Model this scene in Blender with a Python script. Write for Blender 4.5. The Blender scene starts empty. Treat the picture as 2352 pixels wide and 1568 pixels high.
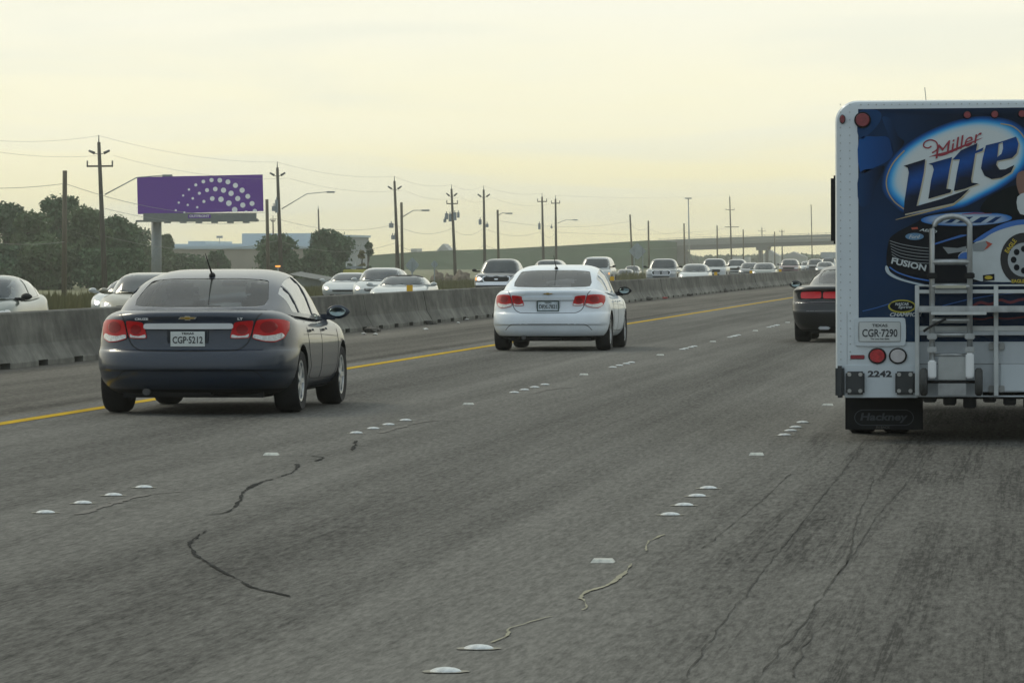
import bpy, bmesh, math, random
import numpy as np
from math import sin, cos, pi, radians, atan2, atan, sqrt
from mathutils import Vector, Matrix, noise
from mathutils.bvhtree import BVHTree
from mathutils.geometry import delaunay_2d_cdt
random.seed(7)
sc = bpy.context.scene
COL = sc.collection

# ------------------------------------------------------------------ camera
W_, H_ = 2352.0, 1568.0            # working pixel grid of the measured layout
FP, EYE, ROLL = 10290.0, 1.56, 0.0035
VP = (2385.0, 592.0)
def _unroll(px, py):
    ax, ay = px-W_/2, py-H_/2
    c, s = cos(ROLL), sin(ROLL)
    return c*ax-s*ay, s*ax+c*ay
_ux, _uy = _unroll(*VP)
YAW = atan2(_ux/FP, 1); PITCH = -atan(_uy/FP*cos(YAW))
cam_d = bpy.data.cameras.new('camera'); cam = bpy.data.objects.new('camera', cam_d); COL.objects.link(cam)
cam_d.sensor_width = 36; cam_d.lens = 36*FP/W_
cam_d.clip_start = 0.5; cam_d.clip_end = 20000
cam.matrix_world = Matrix.Translation((0, 0, EYE)) @ Matrix.Rotation(YAW, 4, 'Z') @ Matrix.Rotation(pi/2-PITCH, 4, 'X') @ Matrix.Rotation(-ROLL, 4, 'Z')
sc.camera = cam

# ------------------------------------------------------------------ world, sun, exposure
SUN_EL, SUN_AZ = radians(42), radians(-52)      # ahead of the camera, a little left, behind haze
wd = bpy.data.worlds.new('World'); sc.world = wd; wd.use_nodes = True
nt = wd.node_tree; nt.nodes.clear()
N = nt.nodes.new; Lk = nt.links.new
out = N('ShaderNodeOutputWorld')
sky = N('ShaderNodeTexSky'); sky.sky_type = 'NISHITA'; sky.sun_disc = False
sky.sun_elevation = SUN_EL; sky.sun_rotation = SUN_AZ; sky.dust_density = 4.0; sky.air_density = 1.5
bg1 = N('ShaderNodeBackground'); bg1.inputs[1].default_value = 0.10
Lk(sky.outputs[0], bg1.inputs[0])
tc = N('ShaderNodeTexCoord'); sep = N('ShaderNodeSeparateXYZ'); Lk(tc.outputs['Generated'], sep.inputs[0])
mp = N('ShaderNodeMapping'); mp.inputs['Scale'].default_value = (6, 6, 42); Lk(tc.outputs['Generated'], mp.inputs[0])
nz = N('ShaderNodeTexNoise'); nz.inputs['Scale'].default_value = 1.0; nz.inputs['Detail'].default_value = 5; nz.inputs['Roughness'].default_value = 0.55
Lk(mp.outputs[0], nz.inputs[0])
ns = N('ShaderNodeMath'); ns.operation = 'MULTIPLY_ADD'; ns.inputs[1].default_value = 0.05; ns.inputs[2].default_value = -0.025
Lk(nz.outputs[0], ns.inputs[0])
el = N('ShaderNodeMath'); el.operation = 'ADD'; Lk(sep.outputs[2], el.inputs[0]); Lk(ns.outputs[0], el.inputs[1])
cr = N('ShaderNodeValToRGB'); e = cr.color_ramp
e.elements[0].position = 0.0; e.elements[0].color = (0.90, 0.82, 0.47, 1)
e.elements[1].position = 1.0; e.elements[1].color = (0.60, 0.68, 0.71, 1)
for p, c in ((0.016, (0.90, 0.845, 0.55, 1)), (0.034, (0.90, 0.875, 0.67, 1)), (0.062, (0.86, 0.86, 0.74, 1)), (0.3, (0.82, 0.86, 0.78, 1)), (0.6, (0.74, 0.81, 0.80, 1))):
    q = e.elements.new(p); q.color = c
Lk(el.outputs[0], cr.inputs[0])
bg2 = N('ShaderNodeBackground'); bg2.inputs[1].default_value = 1.22
# the sky opposite the veiled sun is cooler and a little dimmer
bk = N('ShaderNodeMapRange'); bk.inputs[1].default_value = 0.75; bk.inputs[2].default_value = -0.8; bk.inputs[3].default_value = 0.0; bk.inputs[4].default_value = 0.9; bk.interpolation_type = 'SMOOTHSTEP'
Lk(sep.outputs[1], bk.inputs[0]); mb_ = N('ShaderNodeMix'); mb_.data_type = 'RGBA'; mb_.inputs[7].default_value = (0.38, 0.45, 0.50, 1)
mp2 = N('ShaderNodeMapping'); mp2.inputs['Scale'].default_value = (9, 9, 75); mp2.inputs['Rotation'].default_value = (0.06, 0.12, 0); Lk(tc.outputs['Generated'], mp2.inputs[0])
nz2 = N('ShaderNodeTexNoise'); nz2.inputs['Scale'].default_value = 1.0; nz2.inputs['Detail'].default_value = 6; nz2.inputs['Roughness'].default_value = 0.5; nz2.inputs['Distortion'].default_value = 0.6; Lk(mp2.outputs[0], nz2.inputs[0])
cm = N('ShaderNodeMapRange'); cm.inputs[1].default_value = 0.42; cm.inputs[2].default_value = 0.66; cm.inputs[3].default_value = 0.0; cm.inputs[4].default_value = 0.5; cm.interpolation_type = 'SMOOTHSTEP'; Lk(nz2.outputs[0], cm.inputs[0])
cmx = N('ShaderNodeMix'); cmx.data_type = 'RGBA'; cmx.inputs[7].default_value = (0.76, 0.785, 0.685, 1); Lk(cm.outputs[0], cmx.inputs[0]); Lk(cr.outputs[0], cmx.inputs[6])
Lk(bk.outputs[0], mb_.inputs[0]); Lk(cmx.outputs[2], mb_.inputs[6]); Lk(mb_.outputs[2], bg2.inputs[0])
mx = N('ShaderNodeMixShader'); mx.inputs[0].default_value = 0.88
Lk(bg1.outputs[0], mx.inputs[1]); Lk(bg2.outputs[0], mx.inputs[2]); Lk(mx.outputs[0], out.inputs[0])

sd = bpy.data.lights.new('sun', 'SUN'); sd.energy = 1.0; sd.angle = radians(16); sd.color = (1.0, 0.93, 0.72)
sun = bpy.data.objects.new('sun', sd); COL.objects.link(sun)
sdir = Vector((sin(SUN_AZ)*cos(SUN_EL), cos(SUN_AZ)*cos(SUN_EL), sin(SUN_EL)))
sun.rotation_euler = sdir.to_track_quat('Z', 'Y').to_euler()
sc.view_settings.view_transform = 'Standard'; sc.view_settings.look = 'None'
sc.view_settings.exposure = 0.07; sc.view_settings.gamma = 1.0; sc.view_settings.use_curve_mapping = False
HAZE = 0.00024

# ------------------------------------------------------------------ pixel -> world helpers (for measuring real positions)
def ray(px, py):
    ux, uy = _unroll(px, py)
    d = (ux/FP, 1.0, -uy/FP)
    y = d[1]*cos(PITCH)+d[2]*sin(PITCH); z = -d[1]*sin(PITCH)+d[2]*cos(PITCH)
    return Vector((d[0]*cos(YAW)-y*sin(YAW), d[0]*sin(YAW)+y*cos(YAW), z))
CAM = Vector((0, 0, EYE))
def at(px, py, Y):
    r = ray(px, py); return CAM + r*(Y/r.y)
def onx(px, py, X):
    r = ray(px, py); return CAM + r*(X/r.x)
def gnd(px, py, z=0.0):
    r = ray(px, py); return CAM + r*((z-EYE)/r.z)

# ------------------------------------------------------------------ materials
MATS = {}
def mat(name, col, rough=0.6, metal=0.0, vary=0.12, scale=3.0, coat=0.0, bump=0.0, emit=0.0, stretch=(1, 1, 1), col2=None, spec=0.5, attr=None):
    if name in MATS: return MATS[name]
    m = bpy.data.materials.new(name); m.use_nodes = True; t = m.node_tree; t.nodes.clear()
    o = t.nodes.new('ShaderNodeOutputMaterial'); b = t.nodes.new('ShaderNodeBsdfPrincipled')
    t.links.new(b.outputs[0], o.inputs[0])
    b.inputs['Roughness'].default_value = rough; b.inputs['Metallic'].default_value = metal
    b.inputs['Coat Weight'].default_value = coat; b.inputs['Coat Roughness'].default_value = 0.04
    b.inputs['Specular IOR Level'].default_value = spec
    c = t.nodes.new('ShaderNodeTexCoord'); mpp = t.nodes.new('ShaderNodeMapping'); mpp.inputs['Scale'].default_value = stretch
    t.links.new(c.outputs['Object'], mpp.inputs[0])
    n = t.nodes.new('ShaderNodeTexNoise'); n.inputs['Scale'].default_value = scale; n.inputs['Detail'].default_value = 6; n.inputs['Roughness'].default_value = 0.6
    t.links.new(mpp.outputs[0], n.inputs[0])
    mr = t.nodes.new('ShaderNodeMapRange'); mr.inputs[1].default_value = 0.3; mr.inputs[2].default_value = 0.7
    t.links.new(n.outputs[0], mr.inputs[0])
    mix = t.nodes.new('ShaderNodeMix'); mix.data_type = 'RGBA'
    c1 = tuple(max(0, v*(1-vary)) for v in col[:3])+(1,)
    c2 = (tuple(col2)+(1,)) if col2 else tuple(min(1, v*(1+vary)) for v in col[:3])+(1,)
    mix.inputs[6].default_value = c1; mix.inputs[7].default_value = c2
    t.links.new(mr.outputs[0], mix.inputs[0])
    src = mix.outputs[2]
    if attr:
        a = t.nodes.new('ShaderNodeAttribute'); a.attribute_name = attr; src = a.outputs['Color']
    t.links.new(src, b.inputs['Base Color'])
    if bump:
        bp = t.nodes.new('ShaderNodeBump'); bp.inputs['Strength'].default_value = bump; bp.inputs['Distance'].default_value = 0.02
        t.links.new(n.outputs[0], bp.inputs['Height']); t.links.new(bp.outputs[0], b.inputs['Normal'])
    if emit:
        b.inputs['Emission Color'].default_value = tuple(col[:3])+(1,); b.inputs['Emission Strength'].default_value = emit
    MATS[name] = m; return m

def glass_mat(name, tint, alpha, rough=0.07, ior=1.5, base=0.0):
    """thin pane: tinted see-through plus a fresnel sky reflection"""
    if name in MATS: return MATS[name]
    m = bpy.data.materials.new(name); m.use_nodes = True; t = m.node_tree; t.nodes.clear()
    o = t.nodes.new('ShaderNodeOutputMaterial'); tr = t.nodes.new('ShaderNodeBsdfTransparent'); tr.inputs[0].default_value = tuple(tint)+(1,)
    df = t.nodes.new('ShaderNodeBsdfDiffuse'); df.inputs[0].default_value = (0.22, 0.23, 0.22, 1)
    gl = t.nodes.new('ShaderNodeBsdfGlossy'); gl.inputs['Roughness'].default_value = rough
    fr = t.nodes.new('ShaderNodeFresnel'); fr.inputs[0].default_value = ior
    m1 = t.nodes.new('ShaderNodeMixShader'); m1.inputs[0].default_value = alpha
    m2 = t.nodes.new('ShaderNodeMixShader')
    t.links.new(tr.outputs[0], m1.inputs[1]); t.links.new(df.outputs[0], m1.inputs[2])
    mr = t.nodes.new('ShaderNodeMapRange'); mr.inputs[3].default_value = base; t.links.new(fr.outputs[0], mr.inputs[0])
    t.links.new(mr.outputs[0], m2.inputs[0]); t.links.new(m1.outputs[0], m2.inputs[1]); t.links.new(gl.outputs[0], m2.inputs[2])
    t.links.new(m2.outputs[0], o.inputs[0])
    MATS[name] = m; return m

black = mat('black_plastic', (0.012, 0.013, 0.014), 0.65, spec=0.3)
rubber = mat('tyre_rubber', (0.013, 0.013, 0.014), 0.9, vary=0.25, scale=20)
chrome = mat('chrome', (0.80, 0.82, 0.83), 0.30, 0.75, vary=0.03)
alloy = mat('wheel_alloy', (0.52, 0.54, 0.56), 0.35, 0.8)
seam_m = mat('panel_gap', (0.006, 0.006, 0.007), 0.7)
red_lens = mat('red_lens', (0.50, 0.006, 0.010), 0.3, coat=0.15, vary=0.05, spec=0.25)
deep_lens = mat('deep_red_lens', (0.27, 0.005, 0.008), 0.3, coat=0.15, spec=0.25)
clear_lens = mat('clear_lens', (0.62, 0.62, 0.60), 0.12, 0.2, vary=0.3, scale=40, coat=0.5)
amber_lens = mat('amber_lens', (0.75, 0.25, 0.03), 0.15, coat=0.5)
white_print = mat('white_print', (0.78, 0.80, 0.80), 0.5, vary=0.04)
black_print = mat('black_print', (0.03, 0.035, 0.04), 0.5)
gold = mat('gold_badge', (0.62, 0.42, 0.10), 0.3, 0.6)
dark_glass = mat('dark_car_glass', (0.045, 0.055, 0.06), 0.05, vary=0.2, scale=1.2, coat=0.8)
interior = mat('interior_trim', (0.035, 0.038, 0.04), 0.8)
seat_m = mat('seat_cloth', (0.012, 0.013, 0.014), 0.95, spec=0.1)
headlamp_on = mat('lit_headlamp', (1.0, 0.86, 0.62), 0.3, emit=2.6, vary=0.02)
headlamp_hot = mat('bright_headlamp', (1.0, 0.95, 0.85), 0.3, emit=7.0, vary=0.02)
amber_on = mat('lit_amber', (1.0, 0.42, 0.08), 0.3, emit=1.0)
mirror_glass = mat('mirror_glass', (0.20, 0.26, 0.27), 0.05, 1.0, vary=0.02)

# ------------------------------------------------------------------ object helpers
def link(o, parent=None):
    COL.objects.link(o)
    if parent is not None: o.parent = parent
    return o
def thing(name, label, cat, loc=(0, 0, 0), rotz=0.0, group=None):
    o = bpy.data.objects.new(name, None); COL.objects.link(o)
    o.location = loc; o.rotation_euler = (0, 0, rotz); o.empty_display_size = 0.2
    tag(o, label, cat, group); return o
def tag(o, label=None, cat=None, group=None, kind=None):
    if label: o['label'] = label
    if cat: o['category'] = cat
    if group: o['group'] = group
    if kind: o['kind'] = kind
    return o
def mesh_obj(name, verts, faces, m, parent=None, smooth=False, mats=None, fm=None):
    me = bpy.data.meshes.new(name); me.from_pydata([tuple(v) for v in verts], [], faces)
    for q in (mats or [m]): me.materials.append(q)
    if fm is not None: me.polygons.foreach_set('material_index', fm)
    if smooth: me.polygons.foreach_set('use_smooth', [True]*len(me.polygons))
    me.update()
    return link(bpy.data.objects.new(name, me), parent)

class MB:
    def __init__(s): s.v = []; s.f = []
    def quad(s, a, b, c, d):
        n = len(s.v); s.v += [a, b, c, d]; s.f.append((n, n+1, n+2, n+3)); return s
    def box(s, x0, x1, y0, y1, z0, z1, bevel=0.0):
        b = bevel
        if b <= 0:
            n = len(s.v)
            s.v += [(x0, y0, z0), (x1, y0, z0), (x1, y1, z0), (x0, y1, z0), (x0, y0, z1), (x1, y0, z1), (x1, y1, z1), (x0, y1, z1)]
            s.f += [tuple(n+i for i in q) for q in ((0, 3, 2, 1), (4, 5, 6, 7), (0, 1, 5, 4), (1, 2, 6, 5), (2, 3, 7, 6), (3, 0, 4, 7))]
        else:
            bm = bmesh.new(); bmesh.ops.create_cube(bm, size=1)
            for v in bm.verts:
                v.co = Vector(((x0+x1)/2+v.co.x*(x1-x0), (y0+y1)/2+v.co.y*(y1-y0), (z0+z1)/2+v.co.z*(z1-z0)))
            bmesh.ops.bevel(bm, geom=list(bm.edges), offset=b, segments=2, affect='EDGES')
            s.addbm(bm)
        return s
    def addbm(s, bm):
        n = len(s.v); bm.verts.index_update()
        s.v += [tuple(v.co) for v in bm.verts]; s.f += [tuple(n+v.index for v in f.verts) for f in bm.faces]; bm.free(); return s
    def tube(s, pts, r, seg=8, r2=None):
        pts = [Vector(p) for p in pts]; n0 = len(s.v); k = len(pts)
        for i, p in enumerate(pts):
            d = (pts[min(i+1, k-1)]-pts[max(i-1, 0)]).normalized()
            a = d.cross(Vector((0, 0, 1)) if abs(d.z) < 0.9 else Vector((1, 0, 0))).normalized(); b = d.cross(a)
            rr = r if r2 is None else r+(r2-r)*i/(k-1)
            for j in range(seg):
                t = 2*pi*j/seg; s.v.append(tuple(p+a*cos(t)*rr+b*sin(t)*rr))
        for i in range(k-1):
            for j in range(seg):
                s.f.append((n0+i*seg+j, n0+i*seg+(j+1) % seg, n0+(i+1)*seg+(j+1) % seg, n0+(i+1)*seg+j))
        s.f.append(tuple(n0+j for j in reversed(range(seg)))); s.f.append(tuple(n0+(k-1)*seg+j for j in range(seg))); return s
    def disc(s, c, rx, rz, y0, y1, seg=24):
        """elliptical puck facing -y"""
        n = len(s.v)
        for y, k in ((y0, 0.93), (y0+(y1-y0)*0.3, 1.0), (y1, 1.0)):
            for j in range(seg):
                t = 2*pi*j/seg; s.v.append((c[0]+cos(t)*rx*k, y, c[1]+sin(t)*rz*k))
        s.f.append(tuple(n+j for j in range(seg)))
        for q in range(2):
            for j in range(seg):
                s.f.append((n+q*seg+j, n+q*seg+(j+1) % seg, n+(q+1)*seg+(j+1) % seg, n+(q+1)*seg+j))
        s.f.append(tuple(n+2*seg+j for j in reversed(range(seg)))); return s
    def lathe_x(s, prof, cx, cy, cz, seg=28, sx=1):
        """profile (x offset, radius) turned round the x axis"""
        n = len(s.v)
        for (x, r) in prof:
            for j in range(seg):
                t = 2*pi*j/seg; s.v.append((cx+x*sx, cy+cos(t)*r, cz+sin(t)*r))
        for i in range(len(prof)-1):
            for j in range(seg):
                s.f.append((n+i*seg+j, n+i*seg+(j+1) % seg, n+(i+1)*seg+(j+1) % seg, n+(i+1)*seg+j))
        return s
    def build(s, name, m, parent=None, smooth=False, angle=None):
        o = mesh_obj(name, s.v, s.f, m, parent, smooth or angle is not None)
        if angle is not None: o.data.set_sharp_from_angle(angle=radians(angle))
        return o

def text(string, size, x, y, z, m, parent, name='lettering', rot=0.0, shear=0.0, xs=1.0, bold=0.0, align='CENTER', space=1.0, depth=0.001, fit=None):
    """flat lettering in the xz plane facing -y"""
    cu = bpy.data.curves.new('text', 'FONT'); cu.body = string; cu.size = size; cu.align_x = align; cu.align_y = 'CENTER'
    cu.shear = shear; cu.offset = bold; cu.space_character = space; cu.extrude = depth; cu.resolution_u = 3
    o = bpy.data.objects.new('text', cu); COL.objects.link(o)
    bpy.context.view_layer.update()
    me = bpy.data.meshes.new_from_object(o.evaluated_get(bpy.context.evaluated_depsgraph_get()))
    bpy.data.objects.remove(o)
    M4 = Matrix.Translation((x, y, z)) @ Matrix.Rotation(pi/2, 4, 'X') @ Matrix.Rotation(rot, 4, 'Z') @ Matrix.Diagonal((xs, 1, 1, 1))
    if fit:
        co = [v.co for v in me.vertices]; x0_, x1_ = min(c.x for c in co), max(c.x for c in co); y0_, y1_ = min(c.y for c in co), max(c.y for c in co)
        me.transform(Matrix.Diagonal((fit[0]/(x1_-x0_), fit[1]/(y1_-y0_), 1, 1)) @ Matrix.Translation((-(x0_+x1_)/2, -(y0_+y1_)/2, 0)))
        M4 = Matrix.Translation((x, y, z)) @ Matrix.Rotation(pi/2, 4, 'X') @ Matrix.Rotation(rot, 4, 'Z')
    me.transform(M4); me.name = name
    me.materials.clear(); me.materials.append(m)
    return link(bpy.data.objects.new(name, me), parent)

def smooth_poly(pts, n=6, closed=True):
    out_ = []; k = len(pts)
    rng = range(k if closed else k-1)
    for i in rng:
        g = lambda j: Vector(pts[j % k]) if closed else Vector(pts[max(0, min(k-1, j))])
        p0, p1, p2, p3 = g(i-1), g(i), g(i+1), g(i+2)
        for j in range(n):
            t = j/n; out_.append(tuple(0.5*((2*p1)+(p2-p0)*t+(2*p0-5*p1+4*p2-p3)*t*t+(3*p1-p0-3*p2+p3)*t**3)))
    if not closed: out_.append(tuple(pts[-1]))
    return out_
def fill(poly, step, holes=()):
    """triangulate a polygon with inner grid points; returns 2d verts, faces"""
    vs = [Vector(p) for p in poly]; es = [(i, (i+1) % len(poly)) for i in range(len(poly))]
    for h in holes:
        n = len(vs); vs += [Vector(p) for p in h]; es += [(n+i, n+(i+1) % len(h)) for i in range(len(h))]
    xs = [p[0] for p in poly]; ys = [p[1] for p in poly]
    if step:
        x = min(xs)+step/2
        while x < max(xs):
            y = min(ys)+step/2
            while y < max(ys): vs.append(Vector((x, y))); y += step
            x += step
    r = delaunay_2d_cdt(vs, es, [], 4 if holes else 1, 1e-6)
    V, Fc = r[0], r[2]
    if True:   # drop triangles whose centre is outside or in a hole (also cures option differences)
        def inside(p, pl):
            c = False; j = len(pl)-1
            for i in range(len(pl)):
                if ((pl[i][1] > p[1]) != (pl[j][1] > p[1])) and p[0] < (pl[j][0]-pl[i][0])*(p[1]-pl[i][1])/(pl[j][1]-pl[i][1]+1e-12)+pl[i][0]: c = not c
                j = i
            return c
        F2 = []
        for f in Fc:
            c = sum((V[i] for i in f), Vector((0, 0)))/len(f)
            if inside(c, poly) and not any(inside(c, h) for h in holes): F2.append(f)
        Fc = F2
    used = sorted({i for f in Fc for i in f}); mp_ = {o: n for n, o in enumerate(used)}
    return [V[i] for i in used], [tuple(mp_[i] for i in f) for f in Fc]
def strip(pts, w):
    """2d polyline -> polygon of width w (w may be a list)"""
    L, R = [], []; k = len(pts)
    for i, p in enumerate(pts):
        a = Vector(pts[max(0, i-1)]); b = Vector(pts[min(k-1, i+1)]); d = (b-a).normalized(); n = Vector((-d.y, d.x))
        ww = (w[i] if isinstance(w, (list, tuple)) else w)/2
        L.append(tuple(Vector(p)+n*ww)); R.append(tuple(Vector(p)-n*ww))
    return L+R[::-1]
def strip_mesh(pts, w):
    L = strip(pts, w); k = len(pts); v = L[:k]+L[k:][::-1]
    return v, [(i, i+1, k+i+1, k+i) for i in range(k-1)]

def patch(name, poly, axis, bvh, m, parent, off=0.004, thick=0.012, step=0.05, tri=None, centre=0.0):
    """a piece moulded onto a body: 2d shape projected along an axis ('-y' rear,'+y' front,'+x','-x' sides)"""
    V, Fc = tri if tri else fill(poly, step)
    outv = []
    for p in V:
        if axis == '-y': o_, d = Vector((p[0], -8, p[1])), Vector((0, 1, 0))
        elif axis == '+y': o_, d = Vector((p[0], 14, p[1])), Vector((0, -1, 0))
        elif axis == '+x': o_, d = Vector((4, p[0], p[1])), Vector((-1, 0, 0))
        elif axis == '-x': o_, d = Vector((-4, p[0], p[1])), Vector((1, 0, 0))
        else: o_, d = Vector((p[0], p[1], 5)), Vector((0, 0, -1))
        h = bvh.ray_cast(o_, d)[0]
        if h is None: outv.append(None)
        else: outv.append(h - d*off)
    ok = [i for i, v in enumerate(outv) if v is not None]; mp_ = {i: n for n, i in enumerate(ok)}
    Fc = [f for f in Fc if all(i in mp_ for i in f)]
    if not Fc: return None
    d = {'-y': Vector((0, 1, 0)), '+y': Vector((0, -1, 0)), '+x': Vector((-1, 0, 0)), '-x': Vector((1, 0, 0)), '-z': Vector((0, 0, -1))}[axis]
    top = [outv[i] for i in ok]; F2 = [tuple(mp_[i] for i in f) for f in Fc]
    # boundary walls
    from collections import Counter
    ec = Counter()
    for f in F2:
        for a, b in zip(f, f[1:]+f[:1]): ec[(a, b)] += 1
    n = len(top); bot = [v + d*thick for v in top]
    walls = [(b, a, a+n, b+n) for (a, b), c in ec.items() if (b, a) not in ec]
    o = mesh_obj(name, top+bot, F2+walls, m, parent, True)
    bm = bmesh.new(); bm.from_mesh(o.data); bmesh.ops.recalc_face_normals(bm, faces=bm.faces)
    # make sure the visible side looks outward
    f0 = max(bm.faces, key=lambda f: f.calc_area() if f.index < len(F2) else 0)
    bm.faces.ensure_lookup_table()
    s_ = sum((f.normal.dot(d)*f.calc_area()) for f in bm.faces if f.index < len(F2))
    if s_ > 0: bmesh.ops.reverse_faces(bm, faces=bm.faces)
    bm.to_mesh(o.data); bm.free(); o.data.set_sharp_from_angle(angle=radians(40))
    return o
def bool_diff(ob, cutters):
    for c in cutters:
        md = ob.modifiers.new('cut', 'BOOLEAN'); md.operation = 'DIFFERENCE'; md.object = c; md.solver = 'EXACT'
    bpy.context.view_layer.update()
    me = bpy.data.meshes.new_from_object(ob.evaluated_get(bpy.context.evaluated_depsgraph_get()))
    ob.modifiers.clear(); old = ob.data; ob.data = me; bpy.data.meshes.remove(old)
    for c in cutters: bpy.data.objects.remove(c)
def prism(poly, axis, a, b):
    """closed prism from a 2d polygon along x or y for boolean cuts"""
    n = len(poly); V = []
    for t in (a, b):
        for p in poly: V.append((p[0], t, p[1]) if axis == 'y' else (t, p[0], p[1]))
    Fc = [tuple(range(n)), tuple(reversed(range(n, 2*n)))]+[(i, i+n, (i+1) % n+n, (i+1) % n) for i in range(n)]
    o = mesh_obj('cutter', V, Fc, black)
    bm = bmesh.new(); bm.from_mesh(o.data); bmesh.ops.recalc_face_normals(bm, faces=bm.faces); bm.to_mesh(o.data); bm.free()
    return o
def interp(tab, y):
    if y <= tab[0][0]: return tab[0][1]
    for a, b in zip(tab, tab[1:]):
        if y <= b[0]:
            t = (y-a[0])/(b[0]-a[0]); t = t*t*(3-2*t)*0.35+t*0.65
            return a[1]+(b[1]-a[1])*t
    return tab[-1][1]
def cat(tab, n):
    """catmull resample of rows"""
    rows = [np.array(r, float) for r in tab]; k = len(rows); o = []
    for q in range(n+1):
        u = q/n*(k-1); i = min(int(u), k-2); t = u-i
        p0, p1, p2, p3 = rows[max(0, i-1)], rows[i], rows[i+1], rows[min(k-1, i+2)]
        o.append(0.5*((2*p1)+(p2-p0)*t+(2*p0-5*p1+4*p2-p3)*t*t+(3*p1-p0-3*p2+p3)*t**3))
    return o

# ------------------------------------------------------------------ cars
def lower_body(S, paint, parent, detail=1.0):
    """body below the windows: stacked rounded plan outlines, arches cut out"""
    Lc, oh = S['L'], S['oh']; lv = cat(S['lv'], int(30*detail)); ZT = S['lv'][-1][0]; zc = S.get('zc', 0.5)
    p = S.get('p', 3.0); Dr, Df = S.get('Dr', 0.75), S.get('Df', 0.9); nq = int(14*detail); nsd = int(16*detail)
    def ringpts(w, r, f, z, sc_=0.0):
        pts = []
        for i in range(nq+1):
            t = pi/2*i/nq; pts.append((w*sin(t)**(2/p), r+Dr*(1-cos(t)**(2/p))))
        y0, y1 = r+Dr, Lc-f-Df
        for i in range(1, nsd): pts.append((w, y0+(y1-y0)*i/nsd))
        for i in range(nq+1):
            t = pi/2*(1-i/nq); pts.append((w*sin(t)**(2/p), Lc-f-Df*(1-cos(t)**(2/p))))
        full = pts+[(-x, y) for x, y in reversed(pts[1:-1])]
        o = []
        for x, y in full:
            zt = interp(S['deck'], y)
            zz = z if z <= zc else zc+(z-zc)*(zt-zc)/(ZT-zc)
            # waist: side sculpting
            o.append((x, y-oh, zz))
        return o
    rings = [ringpts(r[1], r[2], r[3], r[0]) for r in lv]
    z, w, r, f = lv[-1]
    for k in (0.03, 0.09, 0.2, 0.4, 0.65, 0.9):
        rg = ringpts(w*(1-k), r+k*S.get('ins', 0.9), f+k*S.get('ins', 0.9), z)
        cz = S.get('crown', 0.03)*(1-(1-min(1, k*1.6))**2)
        rings.append([(x, y, zz+cz) for x, y, zz in rg])
    n = len(rings[0]); V = [v for rg in rings for v in rg]; Fc = []
    for i in range(len(rings)-1):
        for j in range(n): Fc.append((i*n+j, i*n+(j+1) % n, (i+1)*n+(j+1) % n, (i+1)*n+j))
    Fc.append(tuple(reversed(range(n)))); Fc.append(tuple((len(rings)-1)*n+j for j in range(n)))
    ob = mesh_obj('body', V, Fc, paint, parent, mats=[paint, black])
    bm = bmesh.new(); bm.from_mesh(ob.data); bmesh.ops.recalc_face_normals(bm, faces=bm.faces); bm.to_mesh(ob.data); bm.free()
    bv = BVHTree.FromPolygons([v.co.copy() for v in ob.data.vertices], [tuple(q.vertices) for q in ob.data.polygons])
    R = S['R']; cut = []
    for ya in (0, S['wb']):
        for s in (-1, 1):
            m_ = MB(); x0 = S['lv'][2][1]-0.30
            m_.lathe_x([(0, 0.001), (0, R*1.13), (0.6, R*1.13), (0.6, 0.001)], s*x0, ya, R*1.02, 32, s)
            c = m_.build('cutter', black); b2 = bmesh.new(); b2.from_mesh(c.data); bmesh.ops.remove_doubles(b2, verts=b2.verts, dist=0.003)
            bmesh.ops.recalc_face_normals(b2, faces=b2.faces); b2.to_mesh(c.data); b2.free(); cut.append(c)
    if parent is not None: ob.parent = None
    bool_diff(ob, cut)
    ob.parent = parent
    me = ob.data; lim = S['lv'][2][1]-0.03
    zb = S.get('black_below', 0.24)
    for q in me.polygons:
        c = q.center; dark = c.z < zb or (q.normal.z < -0.8 and c.z < 0.4)
        for ya in (0, S['wb']):
            d = sqrt((c.y-ya)**2+(c.z-R*1.02)**2)
            if abs(d-R*1.13) < 0.02 and abs(q.normal.x) < 0.3 and abs(c.x) < lim: dark = True
            if d < R*1.12 and abs(c.x) < S['lv'][2][1]-0.25: dark = True
        q.material_index = 1 if dark else 0
        q.use_smooth = True
    me.set_sharp_from_angle(angle=radians(32))
    return ob, bv

def gh_loft(S, shrink=0.0, drop=0.03, nst=34, nse=11):
    oh = S['oh']; rows = cat(S['gh'], nst); V = []; Fc = []
    y0, y1 = rows[0][0], rows[-1][0]; br, bf = S.get('bow_r', 0.12), S.get('bow_f', 0.22)
    p, q = S.get('gp', 3.6), S.get('gq', 4.0)
    for row in rows:
        y, zt, wb, wt = row
        zb = interp(S['deck'], y)-drop
        zt = zt-shrink*0.8; wb -= shrink; wt -= shrink
        if shrink: y = y0+0.05+(y-y0)*(y1-y0-0.10)/(y1-y0)
        Hh = max(zt-zb, 0.012); half = []
        for i in range(nse+1):
            t = pi/2*i/nse; k = sin(t)**(2/q); w = wb+(wt-wb)*k
            half.append((w*cos(t)**(2/p) if i < nse else 0.0, zb+Hh*k))
        full = half+[(-x, z) for x, z in reversed(half[:-1])]
        um = (y-y0)/(y1-y0)
        for x, z in full:
            b = (x/max(wb, 0.1))**2
            V.append((x, y-oh+br*b*max(0, 1-um*2.2)-bf*b*max(0, (um-0.55)/0.45), z))
    m_ = 2*nse+1
    for i in range(len(rows)-1):
        for j in range(m_-1): Fc.append((i*m_+j, i*m_+j+1, (i+1)*m_+j+1, (i+1)*m_+j))
        Fc.append((i*m_+m_-1, i*m_, (i+1)*m_, (i+1)*m_+m_-1))
    Fc.append(tuple(range(m_))); Fc.append(tuple(reversed(range((len(rows)-1)*m_, len(rows)*m_))))
    return V, Fc
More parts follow.
